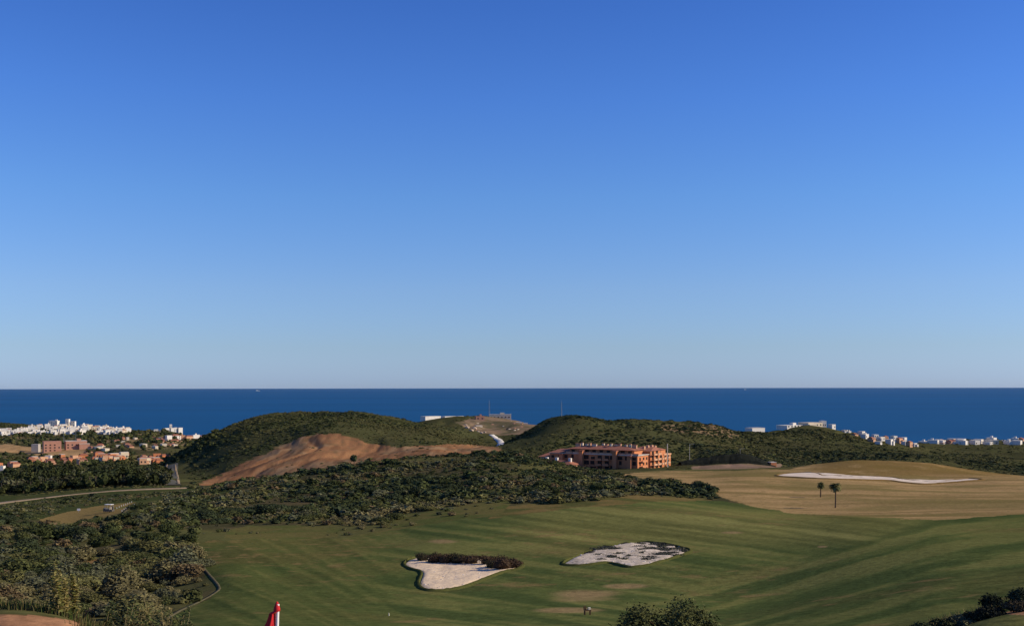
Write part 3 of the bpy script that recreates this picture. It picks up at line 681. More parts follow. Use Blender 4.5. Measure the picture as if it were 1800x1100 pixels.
ribbon('gully_path', [(-20,1022),(2,1012),(12,1004),(24,1000)], 1.6, M_KERB, 70, 200, 0.10, 'light patch of path at the gully bottom')
ribbon('valley_road', [(300,852),(299,840),(300,828),(300,816)], 9, M_ASPH, 480, 860, 0.3, 'grey road climbing between the wood and the hill')
ribbon('road_verge', [(291,852),(289,840),(291,828),(293,815)], 1.4, M_TRACK, 480, 860, 0.35, 'pale pinkish verge beside the valley road')
ribbon('road_verge', [(313,850),(312,840),(309,828),(307,816)], 1.6, M_TRACK, 480, 860, 0.35, 'pale pinkish verge on the hill side of the valley road')
ribbon('headland_track', [(864,764),(872,770),(880,777),(878,783),(873,786)], 5, mat('white_gravel', (0.75, 0.70, 0.60), 0.95, 0.1, noise=(0.2, 0.85, 1.1)), 780, 1250, 0.5, 'white gravel track zigzagging down from the headland')

# ------------------------------------------------------------------ the near slope
for q_, (u_, vt_, r_) in enumerate(((1135, 1058, 1.25), (1200, 1047, 1.35))): bush('foreground_bush', ['leafy bush with yellowish tips, the lower one of a pair by the fairway', 'leafy bush with yellowish tips, the higher one of a pair by the fairway'][q_], 'bush', u_, 31 + 0.4 * q_, r_, (EYE - 31 * (vt_ - VH) / F - float(ground(u_, 31))) / 1.45, (0.085, 0.092, 0.034), n=9000, leaf=0.042, seed=801 + q_, spiky=0.10, lumps=12, stems=9, dz=0.2)
for i, (u, vt, r, c, n) in enumerate(((1745,1040,0.55,(0.026,0.032,0.018),2600),(1800,1030,0.7,(0.030,0.040,0.022),3000),(1718,1072,0.45,(0.030,0.034,0.018),2000),(1622,1092,0.7,(0.060,0.074,0.030),2600),(1664,1085,0.5,(0.044,0.054,0.024),2200),(1690,1089,0.5,(0.11,0.115,0.065),2200),(1740,1086,0.5,(0.026,0.028,0.018),2200),(1790,1083,0.5,(0.07,0.055,0.032),2200))):
    dd = 35.5 if i in (0, 1) else 32.5
    h = max(0.2, (EYE - dd * (vt - VH) / F - float(ground(u, dd))) / 1.7)
    lab = ['dark spiky shrub behind the patch of bare red earth', 'dark shrub at the end of the bare red earth bank', 'low black-green shrub below the straw grass', 'broad mid green shrub on the bank by the fairway', 'small dark green shrub on the fairway bank', 'pale grey-green shrub in front of the dark shrubs', 'dark shrub beside the pale grey-green shrub', 'brownish low shrub under the bare red earth bank'][i]
    bush('bank_shrub', lab, 'shrub', u, dd, r, h, c, n=n, leaf=0.036, group='shrubs on the right bank', seed=820 + i, spiky=0.14, stems=5, lumps=12)

def tuft_field(name, label, cand, rng, hmin, hmax, cols, wid=0.012, blades=14, spread=0.12):
    V, T, C = [], [], []
    for (u, d) in cand:
        b = at(u, d); 
        for _ in range(blades):
            a = rng.uniform(0, 6.28); r = spread * math.sqrt(rng.random()); h = rng.uniform(hmin, hmax); ln = rng.uniform(0.05, 0.45) * h
            p = np.array([b.x + r * math.cos(a), b.y + r * math.sin(a), b.z - 0.03]); th = rng.uniform(0, 6.28)
            w = np.array([math.cos(th), math.sin(th), 0]) * wid; q = p + np.array([math.cos(a) * ln * 0.35, math.sin(a) * ln * 0.35, h * 0.6]); e = p + np.array([math.cos(a) * ln, math.sin(a) * ln, h])
            i0 = len(V); V += [p - w, p + w, q - w * .7, q + w * .7, e]; T += [(i0, i0 + 1, i0 + 3), (i0, i0 + 3, i0 + 2), (i0 + 2, i0 + 3, i0 + 4)]
            c = np.array(cols[int(rng.integers(len(cols)))]) * rng.uniform(0.75, 1.25); C += [c] * 5
    return tag(link(name, mesh_np(name, np.array(V), T, M_LEAFS, tint=np.array(C))), label, None, None, 'stuff')
rng = np.random.default_rng(31)
cand = [(rng.uniform(-40, 330), rng.uniform(27, 36)) for _ in range(520)]
cand = [c for c in cand if not (c[0] < 125 and c[1] < 29.0)]
tuft_field('wild_grass', 'rough green and straw grass along the near lip of the slope', cand, rng, 0.08, 0.36, [(0.06,0.08,0.024),(0.05,0.075,0.02),(0.14,0.11,0.045),(0.09,0.08,0.035)], blades=20, spread=0.3)
cand = [(rng.uniform(1640, 1740), rng.uniform(33.5, 37)) for _ in range(60)]
tuft_field('straw_grass', 'straw-coloured grass beside the dark shrubs', cand, rng, 0.15, 0.45, [(0.22,0.18,0.08),(0.14,0.13,0.05)], blades=14, spread=0.2)

def stalk_plant(label, u, d, h, seed, group, n_st=3, lean=0.12, cols=((0.17,0.16,0.05),(0.24,0.20,0.07),(0.11,0.12,0.04)), leafy=70):
    rg = np.random.default_rng(seed); t = thing('stalk_plant', label, 'plant', at(u, d, -0.05), 0, group)
    paths, V, T, C = [], [], [], []
    for s in range(n_st):
        bx, by = rg.normal(size=2) * 0.07; tx, ty = rg.normal(size=2) * lean * h; hh = h * rg.uniform(0.75, 1.05)
        pth = [(bx, by, -0.1), (bx + tx * .3, by + ty * .3, hh * .45), (bx + tx, by + ty, hh)]; paths.append(pth)
        for k in range(leafy):
            f = rg.uniform(0.12, 1.03); p = np.array([bx + tx * f * f, by + ty * f * f, hh * f]); a = rg.uniform(0, 6.28); L = rg.uniform(0.06, 0.19) * (1.25 - 0.5 * f)
            dr = np.array([math.cos(a), math.sin(a), rg.uniform(-0.3, 0.7)]); sd = np.array([-math.sin(a), math.cos(a), 0]) * L * 0.28
            i0 = len(V); V += [p, p + dr * L * .5 + sd, p + dr * L, p + dr * L * .5 - sd]; T += [(i0, i0 + 1, i0 + 2), (i0, i0 + 2, i0 + 3)]
            c = np.array(cols[int(rg.integers(len(cols)))]) * rg.uniform(.8, 1.3); C += [c] * 4
    link('stem', tubes(paths, 0.012, M_STALK, 5, 0.4), t)
    link('foliage', mesh_np('foliage', np.array(V), T, M_LEAF, tint=np.array(C)), t)
    return t
for i, (u, h) in enumerate(((94, 1.45), (112, 1.20), (130, 1.25))):
    stalk_plant(['tall yellow-green stalk plant standing clear above the grass', 'middle yellowish stalk plant between two taller ones', 'tall straw-tipped stalk plant next to the scrub'][i], u, 29.5 + 0.3 * i, h, 900 + i, 'tall stalk plants above the grass', n_st=3, lean=0.05, leafy=210, cols=((0.30,0.27,0.09),(0.36,0.29,0.11),(0.18,0.19,0.06)))
for i in range(26):
    u = rng.uniform(185, 325); d = rng.uniform(29, 33)
    g = max(0.0, (VH + F * (EYE - float(ground(u, d))) / d - 1100) * d / F)
    hh_ = rng.uniform(0.25, 0.85); kc = i % 3
    lab = ('tall ' if hh_ > 0.55 else 'low ') + ['fresh green', 'dark green', 'straw-tinged'][kc] + ' wild shoot at the slope lip ' + ('beside the tall stalk plants' if u < 225 else 'in the middle of the thicket' if u < 280 else 'where the thicket meets the fairway')
    stalk_plant(lab, u, d, g + hh_, 920 + i, 'wild shoots in the thicket', n_st=4, lean=0.16, cols=[((0.11,0.13,0.04),(0.09,0.11,0.035)), ((0.06,0.075,0.027),(0.05,0.065,0.025)), ((0.20,0.16,0.065),(0.10,0.10,0.038))][kc], leafy=90)

# ------------------------------------------------------------------ golf flag
M_RED = mat('red_cloth', (0.55, 0.025, 0.03), 0.8, 0.15, noise=(30, 0.85, 1.1)); M_WHITE = mat('white_paint', (0.82, 0.80, 0.76), 0.5, 0.3)
fd = 12.0; top = EYE - fd * (1059 - VH) / F; fb = at(482, fd); t = thing('golf_flag', 'white flagpole with a limp red flag hanging beside it', 'flag', fb, 0)
H = top - fb.z; lean = 0.035
link('pole', tubes([[(-lean * 2, 0, -0.1), (0.0, 0, H * .5), (lean, 0, H - 0.005)]], 0.021, M_WHITE, 12, 0.9, 'pole'), t)
V, T = [], []; nz_, na = 26, 22
for i in range(nz_ + 1):
    f = i / nz_; z = H + 0.012 - f * 0.62
    w = 0.035 + 0.012 * math.sin(f * 3) if f < 0.17 else 0.05 + 0.07 * sstep(0.17, 0.6, f)
    px = lean * (1 - f * 0.3)
    for k in range(na):
        a = 2 * math.pi * k / na
        if f < 0.17: x = px + 0.036 * min(1, 0.35 + f * 6) * math.cos(a) - 0.008; y = 0.036 * min(1, 0.35 + f * 6) * math.sin(a)
        else:
            fold = 1 + 0.22 * math.sin(5 * a + f * 6)
            x = px - 0.032 - w * 0.55 + w * 0.55 * math.cos(a) * fold; y = 0.045 * math.sin(a) * fold
        V.append((x, y, z))
for i in range(nz_):
    for k in range(na): q = (k + 1) % na; T.append((i*na + k, (i+1)*na + k, (i+1)*na + q, i*na + q))
i0 = len(V); V.append((lean - 0.006, 0, H + 0.022)); cap = [(k, (k + 1) % na, i0) for k in range(na)]
me = bpy.data.meshes.new('cloth'); me.from_pydata([tuple(map(float, p)) for p in V], [], [tuple(f) for f in T] + cap); me.materials.append(M_RED)
for p in me.polygons: p.use_smooth = True
link('cloth', me, t)

# ------------------------------------------------------------------ small course furniture
from mathutils import Matrix
UNIT = {}
def cube_mesh(m):
    if m.name not in UNIT:
        v = [(x, y, z) for x in (-.5, .5) for y in (-.5, .5) for z in (0, 1)]
        f = [(0,1,3,2),(4,6,7,5),(0,4,5,1),(2,3,7,6),(0,2,6,4),(1,5,7,3)]
        UNIT[m.name] = mesh_np('block', v, f, m, nv=4)
    return UNIT[m.name]
def part(name, parent, m, c, s, rz=0.0, mesh=None):
    o = link(name, mesh or cube_mesh(m), parent); o.location = c; o.scale = s; o.rotation_euler = (0, 0, rz)
    if parent is not None and parent.parent is not None: o.matrix_parent_inverse = (Matrix.Translation(parent.location) @ parent.rotation_euler.to_matrix().to_4x4() @ Matrix.Diagonal((*parent.scale, 1))).inverted()
    return o

M_DARK = mat('dark_rubber', (0.02, 0.02, 0.02), 0.8, 0.2); M_CART = mat('cart_body', (0.10, 0.09, 0.08), 0.4, 0.4); M_SEAT = mat('cart_seat', (0.40, 0.34, 0.26), 0.6, 0.2); M_STEEL = mat('steel', (0.45, 0.46, 0.47), 0.4, 0.5, metallic=0.6)
cp = spot(191, 899, 180, 340); t = thing('golf_cart', 'small golf cart with a white roof parked on the dry tee', 'golf cart', cp, math.radians(-12))
part('body', t, M_CART, (0, 0, 0.28), (2.3, 1.15, 0.42)); part('bonnet', t, M_CART, (-0.85, 0, 0.7), (0.6, 1.1, 0.28)); part('seat', t, M_SEAT, (0.25, 0, 0.7), (0.5, 1.05, 0.16)); part('seat_back', t, M_SEAT, (0.5, 0, 0.82), (0.14, 1.05, 0.45)); part('roof', t, M_WHITE, (0.05, 0, 1.84), (1.75, 1.2, 0.09))
for sx_ in (-0.7, 0.8):
    for sy_ in (-0.52, 0.52): part('roof_post', t, M_STEEL, (sx_, sy_, 0.7), (0.05, 0.05, 1.15))
wm = tubes([[(0, -0.1, 0), (0, 0.1, 0)]], 0.24, M_DARK, 14, 1.0, 'wheel')
for sx_ in (-0.8, 0.75):
    for sy_ in (-0.5, 0.5): o = link('wheel', wm, t); o.location = (sx_, sy_, 0.24)
part('golf_bag', t, M_CART, (1.02, 0.0, 0.7), (0.3, 0.3, 0.75))
p = spot(138, 899, 180, 340); t = thing('tee_sign', 'little white sign on a post at the edge of the dry tee', 'sign', p, 0.1)
part('post', t, M_STEEL, (0, 0, -0.1), (0.07, 0.07, 0.6)); part('board', t, M_WHITE, (0, 0, 0.45), (0.75, 0.06, 0.5))
t = bush('tee_bush', 'round dark green bush on the dry tee', 'bush', 171, find_d(171, 915, 150, 330), 1.15, 0.85, 0, n=700, leaf=0.12, seed=850)
# low white railing of the path
for sgn, pts_ in (('near', ((214, 898), (236, 886))), ('far', ((205, 893), (231, 882)))):
    a = spot(*pts_[0], 180, 340); b = spot(*pts_[1], 180, 340); n = 8; L = (b - a)
    t = thing('railing', f'row of short white posts on the {"scrub" if sgn == "near" else "tee"} side of the path', 'railing', a, 0, 'white railings of the path')
    for i in range(n):
        q = a + L * (i / (n - 1)); part('post', t, M_WHITE, (q.x - a.x, q.y - a.y, float(gxy(q.x, q.y)) - a.z - 0.1), (0.09, 0.09, 0.5))
# ball washer on the near turf and a white marker peg
M_WOOD = mat('dark_wood', (0.10, 0.06, 0.03), 0.8, 0.2, noise=(15, 0.7, 1.2)); M_CREAM = mat('cream_towel', (0.62, 0.58, 0.44), 0.9, 0.1)
p = spot(1032, 1080, 40, 110); t = thing('tee_bench', 'small dark wooden stand with a pale towel on the near turf', 'bench', p, 0.25)
part('top', t, M_WOOD, (0, 0, 0.26), (0.42, 0.22, 0.06)); part('back', t, M_WOOD, (-0.14, 0.09, 0.32), (0.16, 0.05, 0.2)); part('towel', t, M_CREAM, (0.12, 0, 0.32), (0.15, 0.16, 0.12))
for sx_ in (-0.17, 0.17):
    for sy_ in (-0.08, 0.08): part('leg', t, M_WOOD, (sx_, sy_, -0.03), (0.05, 0.05, 0.29))
p = spot(683, 1081, 40, 110); t = thing('marker_peg', 'pale marker peg stuck in the near turf', 'marker', p)
link('peg', tubes([[(0, 0, -0.1), (0, 0, 0.18)]], 0.05, M_CREAM, 8, 0.5, 'peg'), t)
# ------------------------------------------------------------------ buildings
def wallmat(n, c): return mat(n, c, 0.9, 0.03, noise=(0.35, 0.86, 1.1))
W_WHITE = wallmat('whitewash', (0.73, 0.685, 0.615)); W_CREAM = wallmat('cream_render', (0.66, 0.56, 0.42)); W_PINK = wallmat('pink_brick', (0.46, 0.24, 0.17))
W_ORANGE = wallmat('orange_render', (0.57, 0.225, 0.105)); W_SALMON = wallmat('salmon_render', (0.62, 0.36, 0.22)); W_GREY = wallmat('grey_concrete', (0.42, 0.38, 0.34))
R_TILE = mat('terracotta_tile', (0.33, 0.135, 0.085), 0.85, 0.2, noise=(0.9, 0.7, 1.25)); R_FLAT = mat('flat_roof', (0.60, 0.55, 0.48), 0.9, 0.1, noise=(0.4, 0.85, 1.1))
G_GLASS = mat('window_glass', (0.03, 0.04, 0.05), 0.15, 0.5); G_DARK = mat('shaded_opening', (0.05, 0.035, 0.028), 0.9, 0.0)
_gm = {}
def gable(m):
    if m.name not in _gm:
        v = [(-.5,-.5,0),(.5,-.5,0),(.5,.5,0),(-.5,.5,0),(-.5,0,1),(.5,0,1)]
        me = bpy.data.meshes.new('roof'); me.from_pydata(v, [], [(0,1,5,4),(2,3,4,5),(0,4,3),(1,2,5),(0,3,2,1)]); me.materials.append(m); _gm[m.name] = me
    return _gm[m.name]
_hm = {}
def hip(m):
    if m.name not in _hm:
        v = [(-.5,-.5,0),(.5,-.5,0),(.5,.5,0),(-.5,.5,0),(-.28,0,1),(.28,0,1)]
        me = bpy.data.meshes.new('roof'); me.from_pydata(v, [], [(0,1,5,4),(2,3,4,5),(0,4,3),(1,2,5),(0,3,2,1)]); me.materials.append(m); _hm[m.name] = me
    return _hm[m.name]

brng = random.Random(5)
def house(label, cat, u, vb, wpx, hpx, lo, hi, wall, roof='flat', rz=None, depth=None, group=None, win=True, steps=0, name='house', d=None):
    """a building seen wpx wide and hpx tall, footed on the ground at row vb"""
    d = d or find_d(u, vb, lo, hi); b = at(u, d); top = EYE - d * (vb - hpx - VH) / F
    W = wpx * d / F; base = b.z - 1.2; rz = brng.uniform(0.35, 0.95) if rz is None else rz
    D = depth or max(5.0, W * brng.uniform(0.5, 0.8)); H = max(2.2, top - base)
    W = W / (abs(math.cos(rz)) + 0.35 * abs(math.sin(rz)))
    t = thing(name, label, cat, (b.x, b.y, base), rz, group); EXCL.append((b.x, b.y, W * 0.65 + 4))
    rh = 0.0
    if roof in ('gable', 'hip'): rh = min(0.3 * H, 0.22 * D)
    h = H - rh - (0.0 if rh else 0.25)
    wl = part('wall', t, wall, (0, 0, 0), (W, D, h))
    if steps:                                        # lower wing in front or at the side
        sg = brng.choice((-1, 1)); part('wing', t, wall, (sg * W * 0.36, -D * 0.55, 0), (W * 0.5, D * 0.45, h * 0.68)); part('wing_roof', t, R_TILE if rh else R_FLAT, (sg * W * 0.36, -D * 0.55, h * 0.68), (W * 0.53, D * 0.48, 0.3))
    if rh: part('roof', t, R_TILE, (0, 0, h), (W * 1.05, D * 1.08, rh), 0, (gable if roof == 'gable' else hip)(R_TILE))
    else:
        part('roof', t, R_FLAT if brng.random() < .5 else wall, (0, 0, h), (W * 1.02, D * 1.02, 0.25))
        if W > 9 and hpx > 6 and brng.random() < .7: part('stair_tower', t, wall, (W * brng.uniform(-.3, .3), 0, h + 0.25), (W * 0.2, D * 0.3, 2.2))
    if win:
        nf = max(1, int((h - 1.2) / 3.0)); nw = max(2, min(7, int(W / 4.2)))
        for f in range(nf):
            for k in range(nw):
                if brng.random() < 0.15: continue
                x = -W / 2 + W * (k + 0.5) / nw
                part('window', wl, G_DARK if brng.random() < .5 else G_GLASS, (x, -D / 2 - 0.02, 1.2 + f * 3.0 + 0.9), (W / nw * 0.38, 0.12, 1.45))
    return t

# --- the orange apartment block
def apartment():
    d0 = 548; u0 = 1040; b = at(u0, d0); rz = math.radians(-32)
    base = EYE - d0 * (827 - VH) / F - 1.5
    t = thing('apartment_block', 'large terracotta apartment block with stepped roofs and many chimneys', 'apartments', (b.x, b.y, base), rz)
    z0 = 1.5; t.scale = (0.95, 0.95, 0.86)
    # long wing in two tiers
    part('wall', t, W_ORANGE, (0, 8, 0), (52, 14, z0 + 9.6)); part('terrace', t, R_FLAT, (0, 8, z0 + 9.6), (53, 15, 0.35))
    part('roof', t, R_TILE, (-19, 8, z0 + 9.95), (15, 15.5, 2.0), 0, hip(R_TILE))
    part('wall', t, W_ORANGE, (4, 9, z0 + 9.95), (38, 11, 2.6)); part('roof', t, R_TILE, (4, 8.4, z0 + 12.5), (40, 13.5, 2.1), 0, hip(R_TILE))
    # step down at the left end
    part('wall', t, W_SALMON, (-30, 10, 0), (9, 11, z0 + 7.0)); part('roof', t, R_TILE, (-30, 10, z0 + 7.0), (10, 12.5, 1.8), 0, hip(R_TILE))
    # right-hand wing, stepping down towards its end
    part('wall', t, W_ORANGE, (21, 24, 0), (12, 19, z0 + 11.6)); part('roof', t, R_TILE, (21, 24, z0 + 11.6), (13, 20.5, 1.9), 0, hip(R_TILE))
    part('wall', t, W_ORANGE, (21.5, 36, 0), (11, 9, z0 + 8.2)); part('terrace', t, W_SALMON, (21.5, 36, z0 + 8.2), (11.6, 9.5, 0.8))
    # low block in front
    part('wall', t, W_SALMON, (-15, -9, 0), (20, 9, z0 + 4.0)); part('roof', t, R_TILE, (-15, -9, z0 + 4.0), (21.5, 10.5, 2.4), 0, hip(R_TILE))
    part('wall', t, W_CREAM, (-4, -12, 0), (7, 6, z0 + 2.0)); part('terrace', t, W_CREAM, (-4, -12, z0 + 2.0), (7.3, 6.3, 0.5))
    ch = [(-13, 9), (-10.5, 9), (-7, 7.5), (-5, 7.5), (-2, 7), (2.2, 9), (4.4, 9), (7.6, 7.5), (10, 8.8), (12.2, 8.8), (15.5, 9), (18, 9), (20.5, 9)]
    for i, (x, y) in enumerate(ch):
        c = part('chimney', t, W_CREAM if i % 3 else W_SALMON, (x, y, z0 + 13.2), (1.2 if i % 4 else 2.6, 1.0, 2.4 if i % 2 else 2.0)); 
        part('chimney_cap', c, R_TILE, (x, y, z0 + 15.2 + (0.4 if i % 2 else 0)), (1.5 if i % 4 else 2.9, 1.3, 0.2))
    for (x, y, z) in ((21, 17, 12.6), (21, 22, 12.9), (21, 27, 12.8), (21, 31, 12.2)): part('chimney', t, W_SALMON, (x + 1, y, z0 + z - 0.6), (1.3, 1.3, 2.2))
    for (x, y) in ((-22, -9), (-16, -9), (-8, -9)): part('chimney', t, W_WHITE, (x, y, z0 + 5.2), (1.5, 1.2, 2.6))
    # balconies and openings: shaded long front
    for x, hh in ((-18.2, 9.0), (-6.2, 11.4), (13.6, 11.8), (22.0, 9.2)):
        part('stair_bay', t, W_ORANGE, (x, 0.2, 0), (2.2, 2.4, z0 + hh)); part('bay_roof', t, R_TILE, (x, 0.1, z0 + hh), (2.8, 3.2, 0.5))
    for f in range(3):
        z = z0 + 0.3 + f * 3.1
        for k in range(13):
            x = -24 + k * 4.0
            if 2.5 < x < 10 or brng.random() < 0.12: continue
            part('window', t, G_DARK, (x + brng.uniform(-.4, .4), 0.93, z + brng.uniform(.3, .8)), (brng.uniform(1.3, 3.3), 0.16, brng.uniform(1.4, 2.3)))
        for x in (4.2, 8.4):
            s = part('balcony', t, W_SALMON, (x, 0.0, z), (3.4, 2.2, 0.25)); part('balustrade', s, W_ORANGE, (x, -1.0, z + 0.25), (3.4, 0.16, 0.85)); part('window', t, G_DARK, (x, 0.93, z + 0.4), (2.4, 0.14, 2.2))
    for k in range(9): part('window', t, G_DARK, (-13 + k * 4.2, 3.42, z0 + 10.4), (2.0, 0.14, 1.7))
    for k in range(11): part('balustrade', t, W_SALMON, (-14 + k * 3.9, 0.8, z0 + 9.95), (3.4, 0.2, 0.9))
    # sunlit right-hand faces
    for f in range(4):
        z = z0 + 0.2 + f * 2.95
        for y in (17.5, 22.6, 27.8):
            if f == 3 and y > 26: continue
            s = part('balcony', t, W_SALMON, (27.9, y, z), (1.9, 4.0, 0.22)); part('balustrade', s, W_SALMON, (28.75, y, z + 0.22), (0.16, 4.0, 0.85)); part('window', t, G_DARK, (27.03, y, z + 0.3), (0.14, 2.6, 2.2))
        if f < 3:
            for y in (4.0, 8.2, 12.0): part('window', t, G_DARK, (26.03, y, z + 0.6), (0.14, 1.6, 1.7)); 
            s = part('balcony', t, W_SALMON, (26.9, 6.0, z), (1.8, 5.0, 0.22)); part('balustrade', s, W_ORANGE, (27.7, 6.0, z + 0.22), (0.16, 5.0, 0.85))
            for y in (33.5, 37.5): part('window', t, G_DARK, (27.03, y, z + 0.5), (0.14, 1.7, 1.7)); part('balustrade', t, W_SALMON, (27.6, y, z + 0.1), (0.2, 3.0, 0.9))
        for x in (17.5, 21, 24.5):
            if f < 3: part('window', t, G_DARK, (x, 14.43 if False else 40.55, z + 0.5), (1.5, 0.14, 1.6))
    return t
apartment()
M_POST = mat('pale_post', (0.55, 0.50, 0.42), 0.8, 0.2); M_LATT = mat('lattice_steel', (0.22, 0.24, 0.27), 0.6, 0.3)
def pole(label, u, v0, v1, d, r=0.12, name='lamp_post', arm=True, m=M_POST, cat='lamp post', group=None):
    b = at(u, d); top = EYE - d * (v1 - VH) / F; H = max(2.0, top - b.z); t = thing(name, label, cat, (b.x, b.y, b.z - 0.3), 0, group)
    link('pole', tubes([[(0, 0, 0), (0, 0, H + .3)]], r, m, 8, 0.6, 'pole'), t)
    if arm: link('arm', tubes([[(0, 0, H), (0.9, 0, H + 0.45), (1.9, 0, H + 0.5)]], r * .5, m, 6, 0.8, 'arm'), t); part('lamp_head', t, m, (2.0, 0, H + 0.4), (0.7, 0.3, 0.15))
    return t
pole('thick pale post standing at the end of the apartment block', 1173, 825, 780, 556, r=0.32, name='pale_post', arm=False, cat='post')
pole('tall pale lamp post on the dirt strip beyond the dry pasture', 1212, 818, 781, 575, group='lamp posts beyond the pasture', r=0.14)
pole('slim lamp post in front of the dark embankment', 1301, 816, 789, 585, group='lamp posts beyond the pasture', r=0.1)
pole('short lamp post near the little red hut', 1323, 816, 805, 585, group='lamp posts beyond the pasture', r=0.1)
pole('short lamp post left of the dark embankment', 1270, 817, 806, 585, group='lamp posts beyond the pasture', r=0.1)
h = house('little red brick hut on the pinkish dirt strip', 'hut', 1357, 823, 11, 11, 480, 700, W_ORANGE, 'flat', 0.2, 4, win=False, name='hut', d=560)

def mast(label, u, v1, d, w, group=None):
    b = at(u, d); top = EYE - d * (v1 - VH) / F; H = top - b.z; t = thing('lattice_mast', label, 'mast', (b.x, b.y, b.z - 0.5), 0.3, group)
    legs, br = [], []; n = 9
    for k in range(3):
        a = 2 * math.pi * k / 3; legs.append([(w * math.cos(a), w * math.sin(a), 0), (w * .35 * math.cos(a), w * .35 * math.sin(a), H + .5)])
    for i in range(n):
        for k in range(3):
            f0, f1 = i / n, (i + 1) / n; a0 = 2 * math.pi * k / 3; a1 = 2 * math.pi * (k + 1) / 3; r0 = w * (1 - .65 * f0); r1 = w * (1 - .65 * f1)
            br.append([(r0 * math.cos(a0), r0 * math.sin(a0), f0 * H), (r1 * math.cos(a1), r1 * math.sin(a1), f1 * H)])
            br.append([(r1 * math.cos(a0), r1 * math.sin(a0), f1 * H), (r1 * math.cos(a1), r1 * math.sin(a1), f1 * H)])
    for l_ in legs: link('leg', tubes([l_], 0.08, M_LATT, 5, 0.8, 'leg'), t)
    link('bracing', tubes(br, 0.035, M_LATT, 4, 1.0, 'bracing'), t)
    link('antenna', tubes([[(0, 0, H), (0, 0, H + 2.5)]], 0.08, M_LATT, 5, 0.6, 'antenna'), t)
    return t
mast('tall lattice mast on the headland by the terraced building', 860, 704, 1340, 0.9)
mast('slim lattice mast on the dark hill crest', 987, 707, 828, 0.35)
mast('thin lattice pylon between the white town and the pink blocks', 112, 757, 1500, 0.5, 'pylons below the town')
mast('thin lattice pylon below the tall white tower', 133, 756, 1520, 0.5, 'pylons below the town')
pole('plain mast at the end of the headland terrace', 898, 752, 726, 1320, r=0.2, name='plain_mast', arm=False, cat='mast')

# headland
house('long low white building on the headland crest', 'building', 757, 740, 34, 9, 1050, 1420, W_WHITE, 'flat', 0.75, 10, name='long_building', d=1340, win=False)
house('narrow white wall building running on from the long one', 'building', 790, 737, 26, 6, 1050, 1420, W_WHITE, 'flat', 0.7, 6, name='long_building', d=1350, win=False)
house('small white end building of the headland row', 'building', 809, 736, 13, 4.5, 1050, 1420, W_WHITE, 'flat', 0.7, 6, name='long_building', d=1355, win=False)
house('beige flat-roofed building along the headland skyline', 'building', 879, 736, 38, 8, 1050, 1420, W_CREAM, 'flat', 0.02, 10, name='terraced_building', d=1385)
house('pinkish squat building beside the tall mast', 'building', 843, 745, 16, 14, 1050, 1420, W_PINK, 'flat', 0.2, 9, name='squat_building', d=1290)
house('pale low shed on the rubble of the headland', 'shed', 841, 757, 12, 5, 1050, 1420, W_CREAM, 'flat', 0.3, 7, name='shed', d=1180, win=False)
house('small white shed behind the dark hill flank', 'shed', 912, 747, 10, 4, 1050, 1420, W_WHITE, 'flat', 0.0, 6, name='shed', d=1290, win=False)
house('tiny white shed next to the other one on the headland', 'shed', 924, 747, 7, 4, 1050, 1420, W_WHITE, 'flat', 0.0, 6, name='shed', d=1290, win=False)
for i, (u, v, r) in enumerate(((821,752,3.2),(828,757,2.6),(834,753,3.0),(846,761,2.4),(852,760,2.0),(818,747,2.2))):
    o = link('boulder', mesh_np('boulder', ICO_V * np.random.default_rng(990 + i).uniform(0.6, 1.3, (12, 1)) * [r, r, r * .6], ICO_T, mat('pale_rock', (0.50, 0.38, 0.28), 0.9, 0.1, noise=(0.5, 0.6, 1.3)))); o.location = spot(u, v, 1050, 1420); tag(o, 'pale pinkish boulder in the rubble below the headland buildings', 'boulder', 'boulders on the headland')

hr = random.Random(41)
for i in range(16):
    u = hr.uniform(822, 935); v = hr.uniform(741, 762)
    if not inpoly([u], [v], HEAD)[0]: continue
    o = link('boulder', mesh_np('boulder', ICO_V * np.random.default_rng(1200 + i).uniform(0.6, 1.3, (12, 1)) * [1.6, 1.4, 0.8], ICO_T, W_CREAM if i % 2 else W_PINK)); o.location = spot(u, v, 1080, 1420); tag(o, 'cream boulder strewn on the bare headland' if i % 2 else 'pinkish boulder strewn on the bare headland', 'boulder', 'boulders on the headland')
# right-hand ridge
house('long white hotel along the ridge top', 'hotel', 1388, 755, 42, 7.5, 950, 1250, W_WHITE, 'flat', 0.6, 14, name='hotel', d=1080)
house('white stepped hotel wing with brown balconies on the ridge', 'hotel', 1424, 752, 36, 9, 950, 1250, W_CREAM, 'flat', 0.55, 14, name='hotel', steps=1, d=1090)
house('bright white end tower of the ridge hotel', 'hotel', 1446, 750, 8, 10, 950, 1250, W_WHITE, 'flat', 0.1, 9, name='hotel', d=1100)
house('low bright white building on the ridge left of the hotel', 'building', 1327, 755, 30, 3, 850, 1250, W_WHITE, 'flat', 0.5, 10, name='low_building', d=1020, win=False)
R1 = [(1462,750,10,4),(1486,760,12,4),(1502,766,9,5),(1514,766,9,8),(1520,771,12,8),(1532,776,11,8),(1538,770,10,6),(1548,775,12,7),(1556,772,8,6),(1563,781,10,9),(1571,778,9,12),(1580,779,12,10),(1588,776,9,7),(1590,783,9,7),(1598,786,9,11),(1606,785,8,6),(1544,781,8,5)]
for i, (u, v, w, h) in enumerate(R1):
    tile = i % 3 == 2
    house('small house with a terracotta roof among the white ones on the seaward slope' if tile else 'small white flat-roofed house on the seaward slope', 'house', u, v, w, h * 0.95, 950, 1500, W_SALMON if tile else W_WHITE, 'hip' if tile else 'flat', group='houses on the seaward slope', steps=i % 2, d=find_d(u, v, 900, 1300))
rr2 = random.Random(29)
